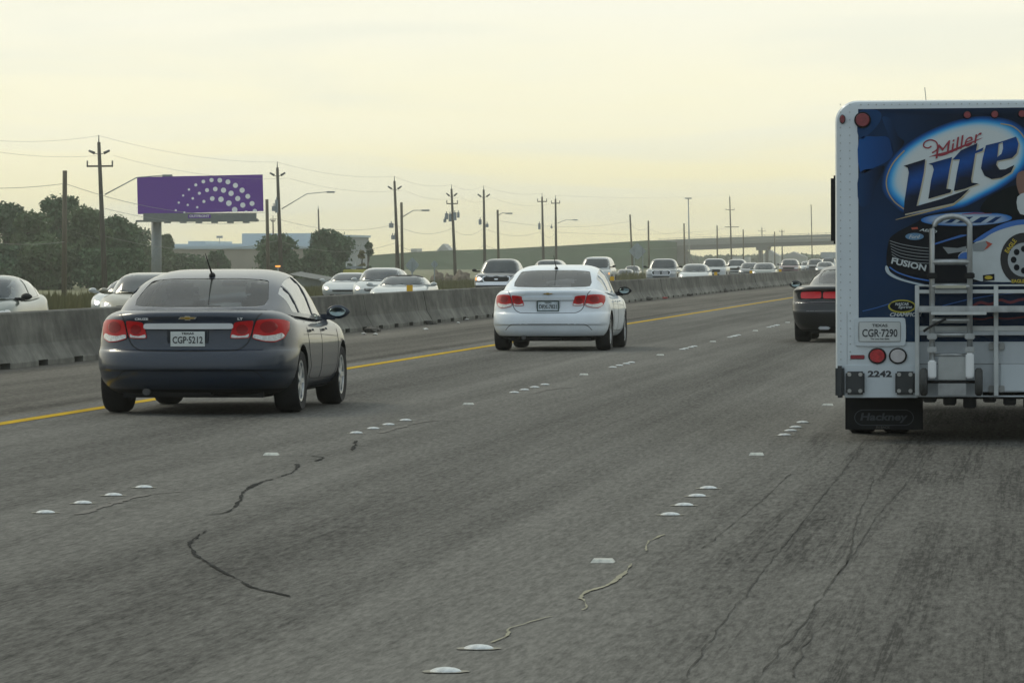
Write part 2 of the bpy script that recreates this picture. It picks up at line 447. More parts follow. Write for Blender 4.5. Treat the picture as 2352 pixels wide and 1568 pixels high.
def fixn(o):
    bm = bmesh.new(); bm.from_mesh(o.data); bmesh.ops.recalc_face_normals(bm, faces=bm.faces); bm.to_mesh(o.data); bm.free()

def rounded(poly, r=0.25):
    """chaikin corner rounding"""
    for _ in range(2):
        o = []
        for i in range(len(poly)):
            a, b = Vector(poly[i]), Vector(poly[(i+1) % len(poly)])
            o += [tuple(a+(b-a)*r), tuple(b-(b-a)*r)]
        poly = o; r = 0.25
    return poly

def side_windows(S):
    """(y,z) polygons between the pillars, cut from the roof curve"""
    rows = cat(S['gh'], 60); oh = S['oh']; tab = [(r[0], r[1]) for r in rows]; res = []
    for (a, b) in S['sw']:
        pts_t, pts_b = [], []
        n = 12
        for i in range(n+1):
            y = a+(b-a)*i/n; zt = interp(tab, y)-S.get('rail', 0.085); zb = interp(S['deck'], y)+S.get('sill', 0.02)
            if zt > zb+0.025: pts_t.append((y-oh, zt)); pts_b.append((y-oh, zb))
        if len(pts_t) > 2: res.append(rounded(pts_b+pts_t[::-1], 0.12))
    return res

def make_wheel(S, root, x, y, side, R, w=0.215, mrim=None, spokes=7):
    t = MB(); t.lathe_x([(-w/2, R*0.62), (-w/2, R*0.9), (-w/2+0.03, R*0.985), (0, R), (w/2-0.03, R*0.985), (w/2, R*0.9), (w/2-0.012, R*0.66), (w/2-0.03, R*0.64)], x, y, R, 32, side)
    wh = t.build('wheel', rubber, root, angle=50)
    m_ = MB(); xo = x+side*(w/2-0.02); n = len(m_.v)
    m_.lathe_x([(0.0, R*0.66), (0.0, R*0.60), (-0.05, R*0.57), (-0.05, 0.001)], xo, y, R, 28, side)
    rim_dark = m_.build('rim_barrel', black, wh)
    m_ = MB(); m_.lathe_x([(-0.02, R*0.665), (0.006, R*0.66), (0.004, R*0.59), (-0.03, R*0.57)], xo, y, R, 28, side)
    for k in range(spokes):
        t0 = 2*pi*k/spokes
        c, s = cos(t0), sin(t0); hw = R*0.085
        p = lambda r, o_, dx: (xo+side*dx, y+c*r-s*o_, R+s*r+c*o_)
        n = len(m_.v); m_.v += [p(R*0.08, -hw, 0.0), p(R*0.08, hw, 0.0), p(R*0.62, hw*0.8, 0.002), p(R*0.62, -hw*0.8, 0.002), p(R*0.08, -hw, -0.03), p(R*0.08, hw, -0.03), p(R*0.62, hw*0.8, -0.03), p(R*0.62, -hw*0.8, -0.03)]
        m_.f += [(n, n+1, n+2, n+3), (n, n+4, n+5, n+1), (n+1, n+5, n+6, n+2), (n+3, n+2, n+6, n+7), (n, n+3, n+7, n+4)]
    m_.lathe_x([(0.004, 0.001), (0.004, R*0.12), (-0.02, R*0.15)], xo, y, R, 16, side)
    m_.build('rim', mrim or alloy, wh)
    return wh

def make_mirror(root, x, y, z, side, shell, facing=-1, w=0.22, h=0.15):
    """door mirror; glass looks toward the rear"""
    bm = bmesh.new(); bmesh.ops.create_uvsphere(bm, u_segments=16, v_segments=10, radius=1)
    for v in bm.verts:
        c = v.co; yy = c.y
        px = c.x*w/2; pz = c.z*h/2
        if c.x*side > 0: pz *= 1-0.35*(c.x*side)**2
        v.co = Vector((x+side*w*0.6+px, y+(0.10*yy if yy > 0 else 0.02*yy), z+0.02+pz))
    m_ = MB().addbm(bm)
    m_.box(min(x-side*0.14, x+side*0.12), max(x-side*0.14, x+side*0.12), y-0.01, y+0.08, z-0.065, z+0.0, 0.015)
    sm = m_.build('side_mirror', shell, root, angle=40)
    g = MB().disc((x+side*w*0.6-side*0.005, z+0.02), w*0.36, h*0.33, y-0.026, y-0.015, 20).build('mirror_glass', mirror_glass, sm, True)
    return sm

def build_car(S, paint, label, cat_, loc, rotz, sx, group=None, name=None, glass=None, hollow=True, detail=1.0, mirror_mat=None, rim=None):
    root = thing(name or 'car', label, cat_, loc, rotz, group)
    body, bv = lower_body(S, paint, root, detail)
    V, Fc = gh_loft(S)
    gh = mesh_obj('cabin_frame', V, Fc, paint); fixn(gh)
    gbv = BVHTree.FromPolygons([v.co.copy() for v in gh.data.vertices], [tuple(q.vertices) for q in gh.data.polygons])
    oh = S['oh']; sws = side_windows(S)
    rw, fw = S['rw'], S['fw']
    ymid = S['gh'][len(S['gh'])//2][0]-oh
    if hollow:
        Vi, Fi = gh_loft(S, 0.045, 0.10, 26, 9); inn = mesh_obj('cutter', Vi, Fi, black); fixn(inn)
        cuts = [inn]
        if rw: cuts.append(prism(rounded(rw, 0.1), 'y', -3, ymid))
        cuts.append(prism(rounded(fw, 0.1), 'y', ymid, 8))
        for w in sws: cuts.append(prism(w, 'x', -3, 3))
        bool_diff(gh, cuts)
    for q in gh.data.polygons: q.use_smooth = True
    gh.data.set_sharp_from_angle(angle=radians(35)); gh.parent = root
    g = glass or dark_glass; off = -0.008 if hollow else 0.016
    big = lambda pl, k=0.012: pl
    if rw: patch('rear_window', rounded(rw, 0.1), '-y', gbv, g, root, off, 0.004, 0.05)
    patch('windshield', rounded(fw, 0.1), '+y', gbv, S.get('fglass', g), root, off, 0.004, 0.05)
    for w in sws:
        patch('side_window', w, '+x', gbv, S.get('sglass', g), root, off, 0.004, 0.12); patch('side_window', w, '-x', gbv, S.get('sglass', g), root, off, 0.004, 0.12)
    R = S['R']; tr = S['tr']
    for ya in (0, S['wb']):
        for s in (-1, 1): make_wheel(S, root, s*tr, ya, s, R, S.get('tw', 0.215), rim)
    if S.get('mir'):
        my, mz, mx_ = S['mir']
        for s in (-1, 1): make_mirror(root, s*mx_, my-oh, mz, s, mirror_mat or paint)
    # underbody
    u = MB(); u.box(-tr+0.15, tr-0.15, -oh+0.35, S['L']-oh-0.4, 0.17, 0.33)
    u.box(-tr, tr, -0.05, 0.05, R-0.04, R+0.04); u.box(-0.35, 0.2, -oh+0.18, -oh+0.55, 0.19, 0.3, 0.02)
    u.build('underbody', black, root)
    root.scale = (sx, 1, 1)
    return root, bv, gbv

def mirrored(pl): return [(-x, z) for x, z in pl]
def seam(name, pts, axis, bv, root, w=0.008, m=None, n=5, closed=False):
    pts = smooth_poly(pts, n, closed)
    return patch(name, None, axis, bv, m or seam_m, root, 0.0025, 0.002, 0, tri=strip_mesh(pts, w))

def plate(root, x, y, z, string, frame=None, tint=None, dot=True, w=0.305, h=0.152):
    pm = tint or mat('texas_plate', (0.66, 0.70, 0.68), 0.45, vary=0.06)
    p = MB().box(x-w/2, x+w/2, y, y+0.006, z-h/2, z+h/2, 0.002).build('license_plate', pm, root)
    text(string, h*0.62, x, y-0.002, z-h*0.06, black_print, p, bold=0.0016, fit=(w*0.88, h*0.46))
    text('TEXAS', h*0.24, x, y-0.002, z+h*0.37, black_print, p, bold=0.0010, fit=(w*0.36, h*0.14))
    if frame:
        f = MB(); t = 0.014
        f.box(x-w/2-t, x+w/2+t, y-0.006, y+0.006, z+h/2, z+h/2+t); f.box(x-w/2-t, x+w/2+t, y-0.006, y+0.006, z-h/2-t, z-h/2)
        f.box(x-w/2-t, x-w/2, y-0.006, y+0.006, z-h/2, z+h/2); f.box(x+w/2, x+w/2+t, y-0.006, y+0.006, z-h/2, z+h/2)
        f.build('plate_frame', frame, p)
    return p

SEDAN = dict(L=4.60, oh=0.98, wb=2.685, R=0.325, tr=0.775, tw=0.225, p=2.9, Dr=0.85, Df=1.0, zc=0.62,
    lv=[(0.21, 0.76, 0.22, 0.16), (0.27, 0.83, 0.10, 0.08), (0.36, 0.875, 0.035, 0.02), (0.44, 0.89, 0.02, 0.0), (0.47, 0.893, -0.012, 0.0), (0.58, 0.897, 0.0, 0.0), (0.645, 0.896, 0.03, 0.02), (0.67, 0.896, 0.065, 0.04),
        (0.76, 0.893, 0.085, 0.07), (0.86, 0.880, 0.095, 0.12), (0.94, 0.860, 0.085, 0.2), (1.00, 0.81, 0.065, 0.32), (1.035, 0.75, 0.075, 0.40), (1.05, 0.70, 0.11, 0.45)],
    deck=[(0.0, 1.04), (0.1, 1.05), (0.6, 1.06), (1.0, 1.02), (2.4, 0.965), (3.3, 0.96), (3.7, 0.93), (4.2, 0.83), (4.6, 0.70)],
    gh=[(0.54, 1.07, 0.70, 0.67), (0.78, 1.168, 0.765, 0.68), (1.05, 1.282, 0.805, 0.68), (1.35, 1.384, 0.825, 0.675), (1.75, 1.450, 0.83, 0.67), (2.2, 1.477, 0.83, 0.665), (2.65, 1.445, 0.82, 0.655), (3.0, 1.33, 0.81, 0.64), (3.3, 1.16, 0.78, 0.64), (3.6, 0.98, 0.72, 0.68)],
    rw=[(-0.62, 1.088), (0.62, 1.088), (0.535, 1.362), (0.3, 1.382), (-0.3, 1.382), (-0.535, 1.362)],
    fw=[(-0.62, 1.02), (0.62, 1.02), (0.49, 1.385), (0.2, 1.40), (-0.2, 1.40), (-0.49, 1.385)],
    sw=[(1.10, 1.36), (1.41, 2.16), (2.24, 3.42)], gp=5.2, gq=4.4, mir=(3.1, 0.99, 0.79), bow_r=0.13, bow_f=0.3, sill=0.015, crown=0.012)

def sedan_details(root, bv, gbv, paint, plate_text, chrome_bar, frame=None, seed=0):
    outer = [(0.553, 0.775), (0.59, 0.962), (0.70, 0.972), (0.79, 0.965), (0.836, 0.94), (0.838, 0.86), (0.81, 0.775), (0.745, 0.735), (0.66, 0.742)]
    inner = [(0.365, 0.775), (0.405, 0.942), (0.574, 0.960), (0.538, 0.777)]
    for f in (lambda q: q, mirrored):
        o1 = patch('tail_light', rounded(f(outer), 0.12), '-y', bv, red_lens, root, 0.012, 0.02, 0.03)
        o2 = patch('tail_light', rounded(f(inner), 0.1), '-y', bv, red_lens, root, 0.010, 0.02, 0.03)
        patch('clear_lens', rounded(f([(0.562, 0.782), (0.57, 0.82), (0.66, 0.80), (0.74, 0.81), (0.79, 0.83), (0.812, 0.80), (0.80, 0.775), (0.742, 0.745), (0.66, 0.75)]), 0.12), '-y', bv, clear_lens, o1, 0.015, 0.01, 0.03)
        patch('clear_lens', rounded(f([(0.377, 0.783), (0.386, 0.82), (0.44, 0.80), (0.50, 0.805), (0.532, 0.825), (0.527, 0.785)]), 0.12), '-y', bv, clear_lens, o2, 0.013, 0.01, 0.03)
        el = [(0.69+0.068*cos(t*pi/12), 0.89+0.058*sin(t*pi/12)) for t in range(24)]
        patch('round_lens', f(el), '-y', bv, deep_lens, o1, 0.016, 0.01, 0.03)
        el = [(0.473+0.05*cos(t*pi/12), 0.868+0.048*sin(t*pi/12)) for t in range(24)]
        patch('round_lens', f(el), '-y', bv, deep_lens, o2, 0.014, 0.01, 0.03)
    patch('trunk_bar', rounded([(-0.40, 0.872), (-0.395, 0.93), (0.395, 0.93), (0.40, 0.872)], 0.06), '-y', bv, mat('satin_trim', (0.80, 0.83, 0.85), 0.35, 0.15, vary=0.03) if chrome_bar else paint, root, 0.028, 0.03, 0.04)
    if not chrome_bar: seam('bar_shadow_gap', [(-0.39, 0.868), (0, 0.868), (0.39, 0.868)], '-y', bv, root, 0.008)
    seam('trunk_gap', [(-0.63, 1.03), (-0.59, 0.965), (-0.545, 0.79), (-0.505, 0.71), (-0.44, 0.665), (-0.36, 0.655), (0, 0.652), (0.36, 0.655), (0.44, 0.665), (0.505, 0.71), (0.545, 0.79), (0.59, 0.965), (0.63, 1.03)], '-y', bv, root, 0.010)
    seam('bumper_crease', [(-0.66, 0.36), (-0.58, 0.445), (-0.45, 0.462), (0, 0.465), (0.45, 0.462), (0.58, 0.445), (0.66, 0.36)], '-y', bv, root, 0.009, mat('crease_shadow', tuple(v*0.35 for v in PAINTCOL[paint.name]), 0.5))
    # badge: bow tie with a chrome rim
    bt = [(-0.082, 0.972), (-0.066, 0.994), (-0.024, 0.994), (-0.022, 1.004), (0.022, 1.004), (0.024, 0.994), (0.082, 0.994), (0.066, 0.972), (0.024, 0.972), (0.022, 0.961), (-0.022, 0.961), (-0.024, 0.972)]
    b = patch('bowtie_badge', bt, '-y', bv, chrome, root, 0.014, 0.012, 0.02)
    patch('badge_face', [(x*0.86, 0.983+(z-0.983)*0.68) for x, z in bt], '-y', bv, gold, b, 0.018, 0.006, 0.02)
    ycl = bv.ray_cast(Vector((0, -5, 0.98)), Vector((0, 1, 0)))[0].y
    t1 = text('CRUZE', 0.038, -0.415, bv.ray_cast(Vector((-0.41, -5, 0.975)), Vector((0, 1, 0)))[0].y-0.018, 0.975, chrome, root, 'model_lettering', bold=0.0012, depth=0.003, fit=(0.118, 0.022))
    text('LT', 0.036, 0.46, bv.ray_cast(Vector((0.46, -5, 0.975)), Vector((0, 1, 0)))[0].y-0.018, 0.975, chrome, root, 'trim_lettering', bold=0.0012, depth=0.003, fit=(0.045, 0.022))
    yp = bv.ray_cast(Vector((0, -5, 0.77)), Vector((0, 1, 0)))[0].y
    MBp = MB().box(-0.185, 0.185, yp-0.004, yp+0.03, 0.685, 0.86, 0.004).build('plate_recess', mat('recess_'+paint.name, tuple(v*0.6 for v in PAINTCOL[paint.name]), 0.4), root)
    plate(root, 0, yp-0.02, 0.772, plate_text, frame, mat('blue_texas_plate', (0.55, 0.63, 0.68), 0.4, vary=0.3, scale=14) if frame else None)
    # doors: gaps, handles, sill
    oh = SEDAN['oh']
    for ax, s in (('+x', 1), ('-x', -1)):
        for pts in ([(0.36, 0.97), (0.40, 0.66), (0.52, 0.47), (0.60, 0.34), (2.05, 0.32)], [(1.24, 0.97), (1.22, 0.6), (1.2, 0.33)], [(2.30, 0.96), (2.32, 0.7), (2.26, 0.45), (2.14, 0.33)]):
            seam('door_gap', pts, ax, bv, root, 0.008)
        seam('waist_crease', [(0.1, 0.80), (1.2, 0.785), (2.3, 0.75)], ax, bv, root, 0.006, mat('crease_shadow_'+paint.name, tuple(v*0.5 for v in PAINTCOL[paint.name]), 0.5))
        for yy in (0.55, 1.45):
            h = patch('door_handle', rounded([(yy, 0.83), (yy+0.19, 0.825), (yy+0.19, 0.85), (yy, 0.855)], 0.15), ax, bv, paint, root, 0.035, 0.02, 0.05)
        sill = [(0.32, 0.205), (2.35, 0.205), (2.35, 0.235), (0.32, 0.235)]
        patch('window_trim', [(0.12, 1.0), (2.2, 0.975), (2.2, 0.965), (0.12, 0.99)], ax, bv, chrome, root, 0.004, 0.004, 0.2)
    # aerial on the roof
    yr = 1.45-oh; zr = gbv.ray_cast(Vector((0, yr, 3)), Vector((0, 0, -1)))[0].z
    a = MB(); bm = bmesh.new(); bmesh.ops.create_uvsphere(bm, u_segments=12, v_segments=8, radius=0.032)
    for v in bm.verts: v.co = Vector((v.co.x*0.9, v.co.y*2+yr, v.co.z*1.1+zr+0.004))
    a.addbm(bm); a.tube([(0, yr-0.01, zr+0.02), (-0.006, yr-0.13, zr+0.10), (-0.014, yr-0.30, zr+0.235)], 0.010, 6, 0.003)
    a.build('roof_aerial', black, root, True)
    # cabin
    it = MB(); it.box(-0.62, 0.62, 0.72-oh, 1.25-oh, 0.98, 1.085, 0.01)
    it.box(-0.70, 0.70, 1.2-oh, 3.2-oh, 0.90, 0.985); it.box(-0.66, 0.66, 2.95-oh, 3.3-oh, 0.97, 1.03, 0.02)
    it.build('interior_trim', interior, root)
    for sx_ in (-0.37, 0.37):
        st = MB(); st.box(sx_-0.20, sx_+0.20, 2.02-oh, 2.14-oh, 0.95, 1.20, 0.05); st.box(sx_-0.15, sx_+0.15, 1.96-oh, 2.08-oh, 1.17, 1.33, 0.045)
        st.build('front_seat', seat_m, root, angle=40)
    for sx_ in (-0.42, 0.0, 0.42):
        MB().box(sx_-0.13, sx_+0.13, 1.22-oh, 1.32-oh, 1.0, 1.10, 0.03).build('headrest', seat_m, root, angle=40)
    MB().box(-0.12, 0.12, 2.72-oh, 2.75-oh, 1.29, 1.35, 0.015).build('inside_mirror', black, root, angle=40)
    ex = MB(); ex.tube([(-0.38, -oh+0.12, 0.235), (-0.38, -oh+0.6, 0.25)], 0.035, 12); ex.build('exhaust_pipe', mat('exhaust_steel', (0.1, 0.1, 0.1), 0.5, 0.7), root)

PAINTCOL = {}
def paint(name, col, metal=0.0, rough=0.32, coat=0.8):
    PAINTCOL[name] = col
    return mat(name, col, rough, metal, vary=0.10, scale=1.4, coat=coat, bump=0.0)

navy = paint('slate_blue_paint', (0.009, 0.019, 0.038), 0.0, 0.40, 0.7)
whitep = paint('white_paint', (0.72, 0.78, 0.83), 0.0, 0.38, 0.5)
clear_glass = glass_mat('sedan_glass', (0.84, 0.93, 0.90), 0.07)
front_glass = glass_mat('front_glass', (0.95, 0.98, 0.96), 0.02)
tint_glass = glass_mat('tinted_glass', (0.16, 0.16, 0.18), 0.25)
side_glass = glass_mat('side_glass', (0.65, 0.70, 0.66), 0.12, 0.05, 1.6, 0.5)

def place_px(x, y): return gnd(x, y, 0)
S1 = dict(SEDAN); S1['sglass'] = side_glass; S1['fglass'] = front_glass
c = place_px(470, 946)
r1, bv1, gb1 = build_car(S1, navy, 'dark slate blue sedan with chrome trunk bar in the lane beside the median barrier', 'car', (c.x, c.y, 0), 0, 1.16, None, 'sedan_car', clear_glass, mirror_mat=navy)
sedan_details(r1, bv1, gb1, navy, 'CGP\u00b75212', True)
c = place_px(1272, 804)
r2, bv2, gb2 = build_car(S1, whitep, 'white sedan with dark tinted rear window and two black door mirrors, centre lane ahead', 'car', (c.x, c.y, 0), 0, 1.13, None, 'sedan_car', tint_glass, mirror_mat=black)
sedan_details(r2, bv2, gb2, whitep, 'DPX-7821', False, mat('plate_frame_dark', (0.02, 0.06, 0.05), 0.4))

# ---- the dark muscle coupe half hidden behind the truck
COUPE = dict(L=5.0, oh=1.12, wb=2.95, R=0.36, tr=0.80, tw=0.27, p=3.2, Dr=0.6, Df=0.8, zc=0.6,
    lv=[(0.20, 0.78, 0.18, 0.16), (0.28, 0.86, 0.08, 0.06), (0.40, 0.92, 0.03, 0.0), (0.56, 0.95, 0.0, 0.0), (0.62, 0.955, 0.02, 0.0), (0.74, 0.955, 0.05, 0.0), (0.78, 0.955, 0.10, 0.02), (0.95, 0.945, 0.12, 0.03), (0.99, 0.925, 0.05, 0.06), (1.04, 0.87, 0.05, 0.12), (1.06, 0.80, 0.09, 0.2)],
    deck=[(0, 1.05), (0.7, 1.06), (1.3, 1.02), (3.2, 0.99), (4.0, 0.98), (5.0, 0.92)],
    gh=[(0.62, 1.06, 0.66, 0.62), (1.0, 1.18, 0.72, 0.60), (1.5, 1.35, 0.76, 0.58), (2.0, 1.43, 0.78, 0.58), (2.5, 1.45, 0.78, 0.58), (2.9, 1.40, 0.78, 0.58), (3.3, 1.2, 0.76, 0.62), (3.6, 1.0, 0.72, 0.66)],
    rw=[(-0.56, 1.09), (0.56, 1.09), (0.48, 1.36), (-0.48, 1.36)], fw=[(-0.6, 1.04), (0.6, 1.04), (0.49, 1.36), (-0.49, 1.36)],
    sw=[(1.35, 1.85), (1.93, 3.4)], mir=(3.15, 1.05, 0.90), bow_r=0.14, bow_f=0.25)
coup = paint('charcoal_paint', (0.009, 0.011, 0.013), 0.0, 0.35, 0.35)
c = place_px(1953, 784)
COUPE['sglass'] = side_glass
r3, bv3, gb3 = build_car(COUPE, coup, 'charcoal coupe with wide red tail light bar, half hidden by the delivery truck', 'car', (c.x, c.y, 0), 0, 1.11, None, 'coupe_car', clear_glass, mirror_mat=coup)
for f in (lambda q: q, mirrored):
    t_ = patch('tail_light', rounded(f([(0.0, 0.80), (0.0, 0.985), (0.80, 0.975), (0.87, 0.90), (0.85, 0.80)]), 0.08), '-y', bv3, black, r3, 0.006, 0.02, 0.06)
    for a, b in ((0.05, 0.42), (0.45, 0.80)):
        patch('red_lens', rounded(f([(a, 0.825), (a, 0.955), (b, 0.945), (b, 0.822)]), 0.08), '-y', bv3, mat('glowing_red_lens', (0.55, 0.02, 0.03), 0.2, emit=0.12), t_, 0.012, 0.01, 0.06)
seam('bumper_line', [(-0.93, 0.73), (-0.6, 0.755), (0, 0.76), (0.6, 0.755), (0.93, 0.73)], '-y', bv3, r3, 0.010, chrome)  # bright strip along the lower body line
seam('bumper_line', [(-0.7, 0.59), (0, 0.60), (0.7, 0.59)], '-y', bv3, r3, 0.012, mat('grey_crease', (0.12, 0.12, 0.12), 0.4))  # strip paler than the paint, along the bumper crease
_y = bv3.ray_cast(Vector((0, -5, 0.45)), Vector((0, 1, 0)))[0].y
plate(r3, 0.0, _y-0.012, 0.5, 'BK4 T921')
MB().box(-0.5, -0.3, -COUPE['oh']+0.06, -COUPE['oh']+0.3, 0.24, 0.30, 0.02).build('exhaust_tip', alloy, r3)
for sx_ in (-0.37, 0.37): MB().box(sx_-0.13, sx_+0.13, 0.75, 0.86, 1.0, 1.28, 0.04).build('front_seat', seat_m, r3, angle=40)
MB().box(-0.70, 0.70, -0.4, 2.2, 0.98, 1.062).build('interior_trim', interior, r3)
exec_marker = 1

# ================================================================== GROUND AND ROADS
def strip_sheet(name, xs, ys, zf, m, kind='structure'):
    V = [(x, y, zf(x, y)) for y in ys for x in xs]; n = len(xs)
    Fc = [(j*n+i, j*n+i+1, (j+1)*n+i+1, (j+1)*n+i) for j in range(len(ys)-1) for i in range(n-1)]
    o = mesh_obj(name, V, Fc, m); o['kind'] = kind; return o

def asphalt(name, base, lane0, cracks=True):
    m = bpy.data.materials.new(name); m.use_nodes = True; t = m.node_tree; b = t.nodes['Principled BSDF']
    L = t.links.new; Nn = t.nodes.new
    c = Nn('ShaderNodeTexCoord'); sp = Nn('ShaderNodeSeparateXYZ'); L(c.outputs['Object'], sp.inputs[0])
    def mth(op, a, b_=None, c_=None, clamp=False):
        n = Nn('ShaderNodeMath'); n.operation = op; n.use_clamp = clamp
        for i, v in enumerate((a, b_, c_)):
            if v is None: continue
            if isinstance(v, (int, float)): n.inputs[i].default_value = v
            else: L(v, n.inputs[i])
        return n.outputs[0]
    def noi(scale, detail=4, rough=0.6, st=(1, 1, 1), rot=0, gain=True):
        mp_ = Nn('ShaderNodeMapping'); mp_.inputs['Scale'].default_value = st; mp_.inputs['Rotation'].default_value = (0, 0, rot); L(c.outputs['Object'], mp_.inputs[0])
        n = Nn('ShaderNodeTexNoise'); n.inputs['Scale'].default_value = scale; n.inputs['Detail'].default_value = detail; n.inputs['Roughness'].default_value = rough
        L(mp_.outputs[0], n.inputs[0]); return mth('MULTIPLY_ADD', n.outputs[0], 1.9, -0.45) if gain else n.outputs[0]
    X, Y = sp.outputs[0], sp.outputs[1]
    val = 1.0
    fine = mth('MULTIPLY_ADD', noi(30, 3, 0.8, (1, 0.12, 1)), 1.15, -0.575)        # stones
    mid = mth('MULTIPLY_ADD', noi(9, 5, 0.75, (1, 0.08, 1), 0.02), 0.30, -0.15)
    blot = mth('MULTIPLY_ADD', noi(0.6, 5, 0.62, (1, 0.08, 1)), 0.62, -0.31)
    lon = mth('MULTIPLY_ADD', noi(1.3, 4, 0.65, (1.6, 0.018, 1)), 0.55, -0.275)       # tyre-polished strips
    # oil-darkened band in the middle of each lane
    ph = mth('COSINE', mth('MULTIPLY', mth('SUBTRACT', X, lane0), 2*pi/3.87)); band = mth('MULTIPLY', mth('ADD', ph, 1.0), -0.15)
    s_ = mth('ADD', mth('ADD', fine, mid), mth('ADD', blot, lon)); s_ = mth('ADD', s_, band)
    # rutted, cracked running lane on the right
    wx = mth('ADD', X, mth('MULTIPLY_ADD', noi(0.35, 3, 0.6, (1, 0.5, 1)), 0.9, -0.45))
    mask = mth('MULTIPLY', mth('MULTIPLY', mth('SUBTRACT', 1.25, mth('ABSOLUTE', mth('SUBTRACT', wx, -1.0)), clamp=True), 1.5, clamp=True), mth('MULTIPLY_ADD', noi(0.35, 3, 0.6, (1, 0.3, 1)), 3.0, -0.75, clamp=True))
    if cracks:
        cn = noi(2.4, 6, 0.72, (1.3, 0.018, 1), 0.0, False); rid = mth('ABSOLUTE', mth('SUBTRACT', cn, 0.5)); line = mth('SUBTRACT', 1.0, mth('MULTIPLY', rid, 34), clamp=True)
        s_ = mth('SUBTRACT', s_, mth('ADD', mth('MULTIPLY', mth('MULTIPLY', line, mask), 0.42), mth('MULTIPLY', mask, 0.10)))
        pit = mth('MULTIPLY', mth('SUBTRACT', noi(9, 4, 0.8, (1, 0.12, 1), 0, False), 0.58, clamp=True), 4.5); s_ = mth('SUBTRACT', s_, mth('MULTIPLY', mth('MULTIPLY', pit, mask), 0.3))
        # paving seam, oblique hairline
        sm = mth('ABSOLUTE', mth('SUBTRACT', mth('ADD', X, mth('MULTIPLY_ADD', noi(1.2, 3, 0.6, (1, 0.2, 1)), 0.10, -0.05)), -4.05))
        s_ = mth('SUBTRACT', s_, mth('MULTIPLY', mth('SUBTRACT', 1.0, mth('MULTIPLY', sm, 40), clamp=True), 0.22))
        # dark joint left of the yellow line
        jt = mth('ABSOLUTE', mth('SUBTRACT', mth('ADD', X, mth('MULTIPLY_ADD', noi(2.5, 4, 0.7, (1, 0.3, 1)), 0.3, -0.15)), -10.62))
        s_ = mth('SUBTRACT', s_, mth('MULTIPLY', mth('SUBTRACT', 1.0, mth('MULTIPLY', jt, 3.6), clamp=True), 0.5))
    k = mth('MAXIMUM', mth('ADD', s_, 1.0), 0.25)
    sh = mth('LESS_THAN', X, -10.4); 
    mixc = Nn('ShaderNodeMix'); mixc.data_type = 'RGBA'; mixc.inputs[6].default_value = tuple(base)+(1,); mixc.inputs[7].default_value = (base[0]*0.98, base[1]*0.94, base[2]*0.89, 1)
    L(sh, mixc.inputs[0])
    vm = Nn('ShaderNodeVectorMath'); vm.operation = 'SCALE'; L(mixc.outputs[2], vm.inputs[0]); L(k, vm.inputs['Scale'])
    L(vm.outputs[0], b.inputs['Base Color'])
    b.inputs['Roughness'].default_value = 0.82; b.inputs['Specular IOR Level'].default_value = 0.08
    bp = Nn('ShaderNodeBump'); bp.inputs['Strength'].default_value = 0.5; bp.inputs['Distance'].default_value = 0.006; L(noi(45, 3, 0.7, (1, 1, 1), 0, False), bp.inputs['Height']); L(bp.outputs[0], b.inputs['Normal'])
    return m
ASPH = (0.121, 0.119, 0.109)
YMAX = 1700
strip_sheet('road', [-15.2, 14.0], [-30, YMAX], lambda x, y: 0.0, asphalt('worn_asphalt', ASPH, -4.18))
OPZ = -0.20
strip_sheet('opposing_road', [-34.5, -15.2], [-30, YMAX], lambda x, y: OPZ, asphalt('opposing_asphalt', (0.13, 0.125, 0.112), -26.0, False))
grass_m = mat('verge_grass', (0.075, 0.095, 0.035), 0.95, vary=0.35, scale=0.25, bump=0.4, col2=(0.17, 0.165, 0.07), stretch=(1, 0.5, 1))
def gz(x, y):
    if x > -15.2: return -0.06
    if x > -34.6: return OPZ-0.06
    if x > -60: return OPZ-0.06-(-34.6-x)/25.4*0.8
    if x > -110: return -1.06
    return -1.1
strip_sheet('ground', [-1850, -900, -300, -110, -60, -48, -34.6, -34.5, -15.3, -15.2, 14.2, 40, 300, 1850], [-450, -30, 60, 200, 400, 700, 1100, 1700, 3150], gz, grass_m)
# edge of the far roadway
yl = mat('yellow_road_paint', (0.46, 0.30, 0.018), 0.9, spec=0.05, vary=0.2, scale=6, stretch=(1, 0.3, 1))
V = []; Fc = []
ys = [15+i*8 for i in range(140)]
for y in ys: V += [(-10.03, y, 0.004), (-9.85, y, 0.004)]
Fc = [(2*i, 2*i+1, 2*i+3, 2*i+2) for i in range(len(ys)-1)]
o = mesh_obj('yellow_edge_line', V, Fc, yl); tag(o, kind='structure')
V2 = [(x-10.0, y, z+OPZ) for x, y, z in V]; o = mesh_obj('far_yellow_edge_line', V2, Fc, yl); tag(o, kind='structure')

# sealed cracks and hairlines, laid on the road where they run
def road_mark(name, px, w, m, label, cat_, z=0.005):
    P = [gnd(*p) for p in smooth_poly(px, 9, False)]; pts = [(p.x+0.022*noise.noise(Vector((p.y*2.2, 5, 1)))+0.010*noise.noise(Vector((p.y*9, 2, 1))), p.y+0.05*noise.noise(Vector((p.x*6, 9, 4)))) for p in P]
    w *= 0.62
    ws = [w*max(0.12, 0.30+1.3*abs(noise.noise(Vector((p[0]*1.7, p[1]*0.6, 3.1))))+0.9*noise.noise(Vector((p[0]*11, p[1]*5, 1)))) for p in pts]
    ws[0] = ws[-1] = w*0.1
    v, f = strip_mesh(pts, ws); f = [tuple(reversed(q)) for q in f] if (v[f[0][1]][0]-v[f[0][0]][0])*(v[f[0][2]][1]-v[f[0][0]][1])-(v[f[0][1]][1]-v[f[0][0]][1])*(v[f[0][2]][0]-v[f[0][0]][0]) < 0 else f
    return tag(mesh_obj(name, [(a[0], a[1], z) for a in v], f, m), label, cat_)
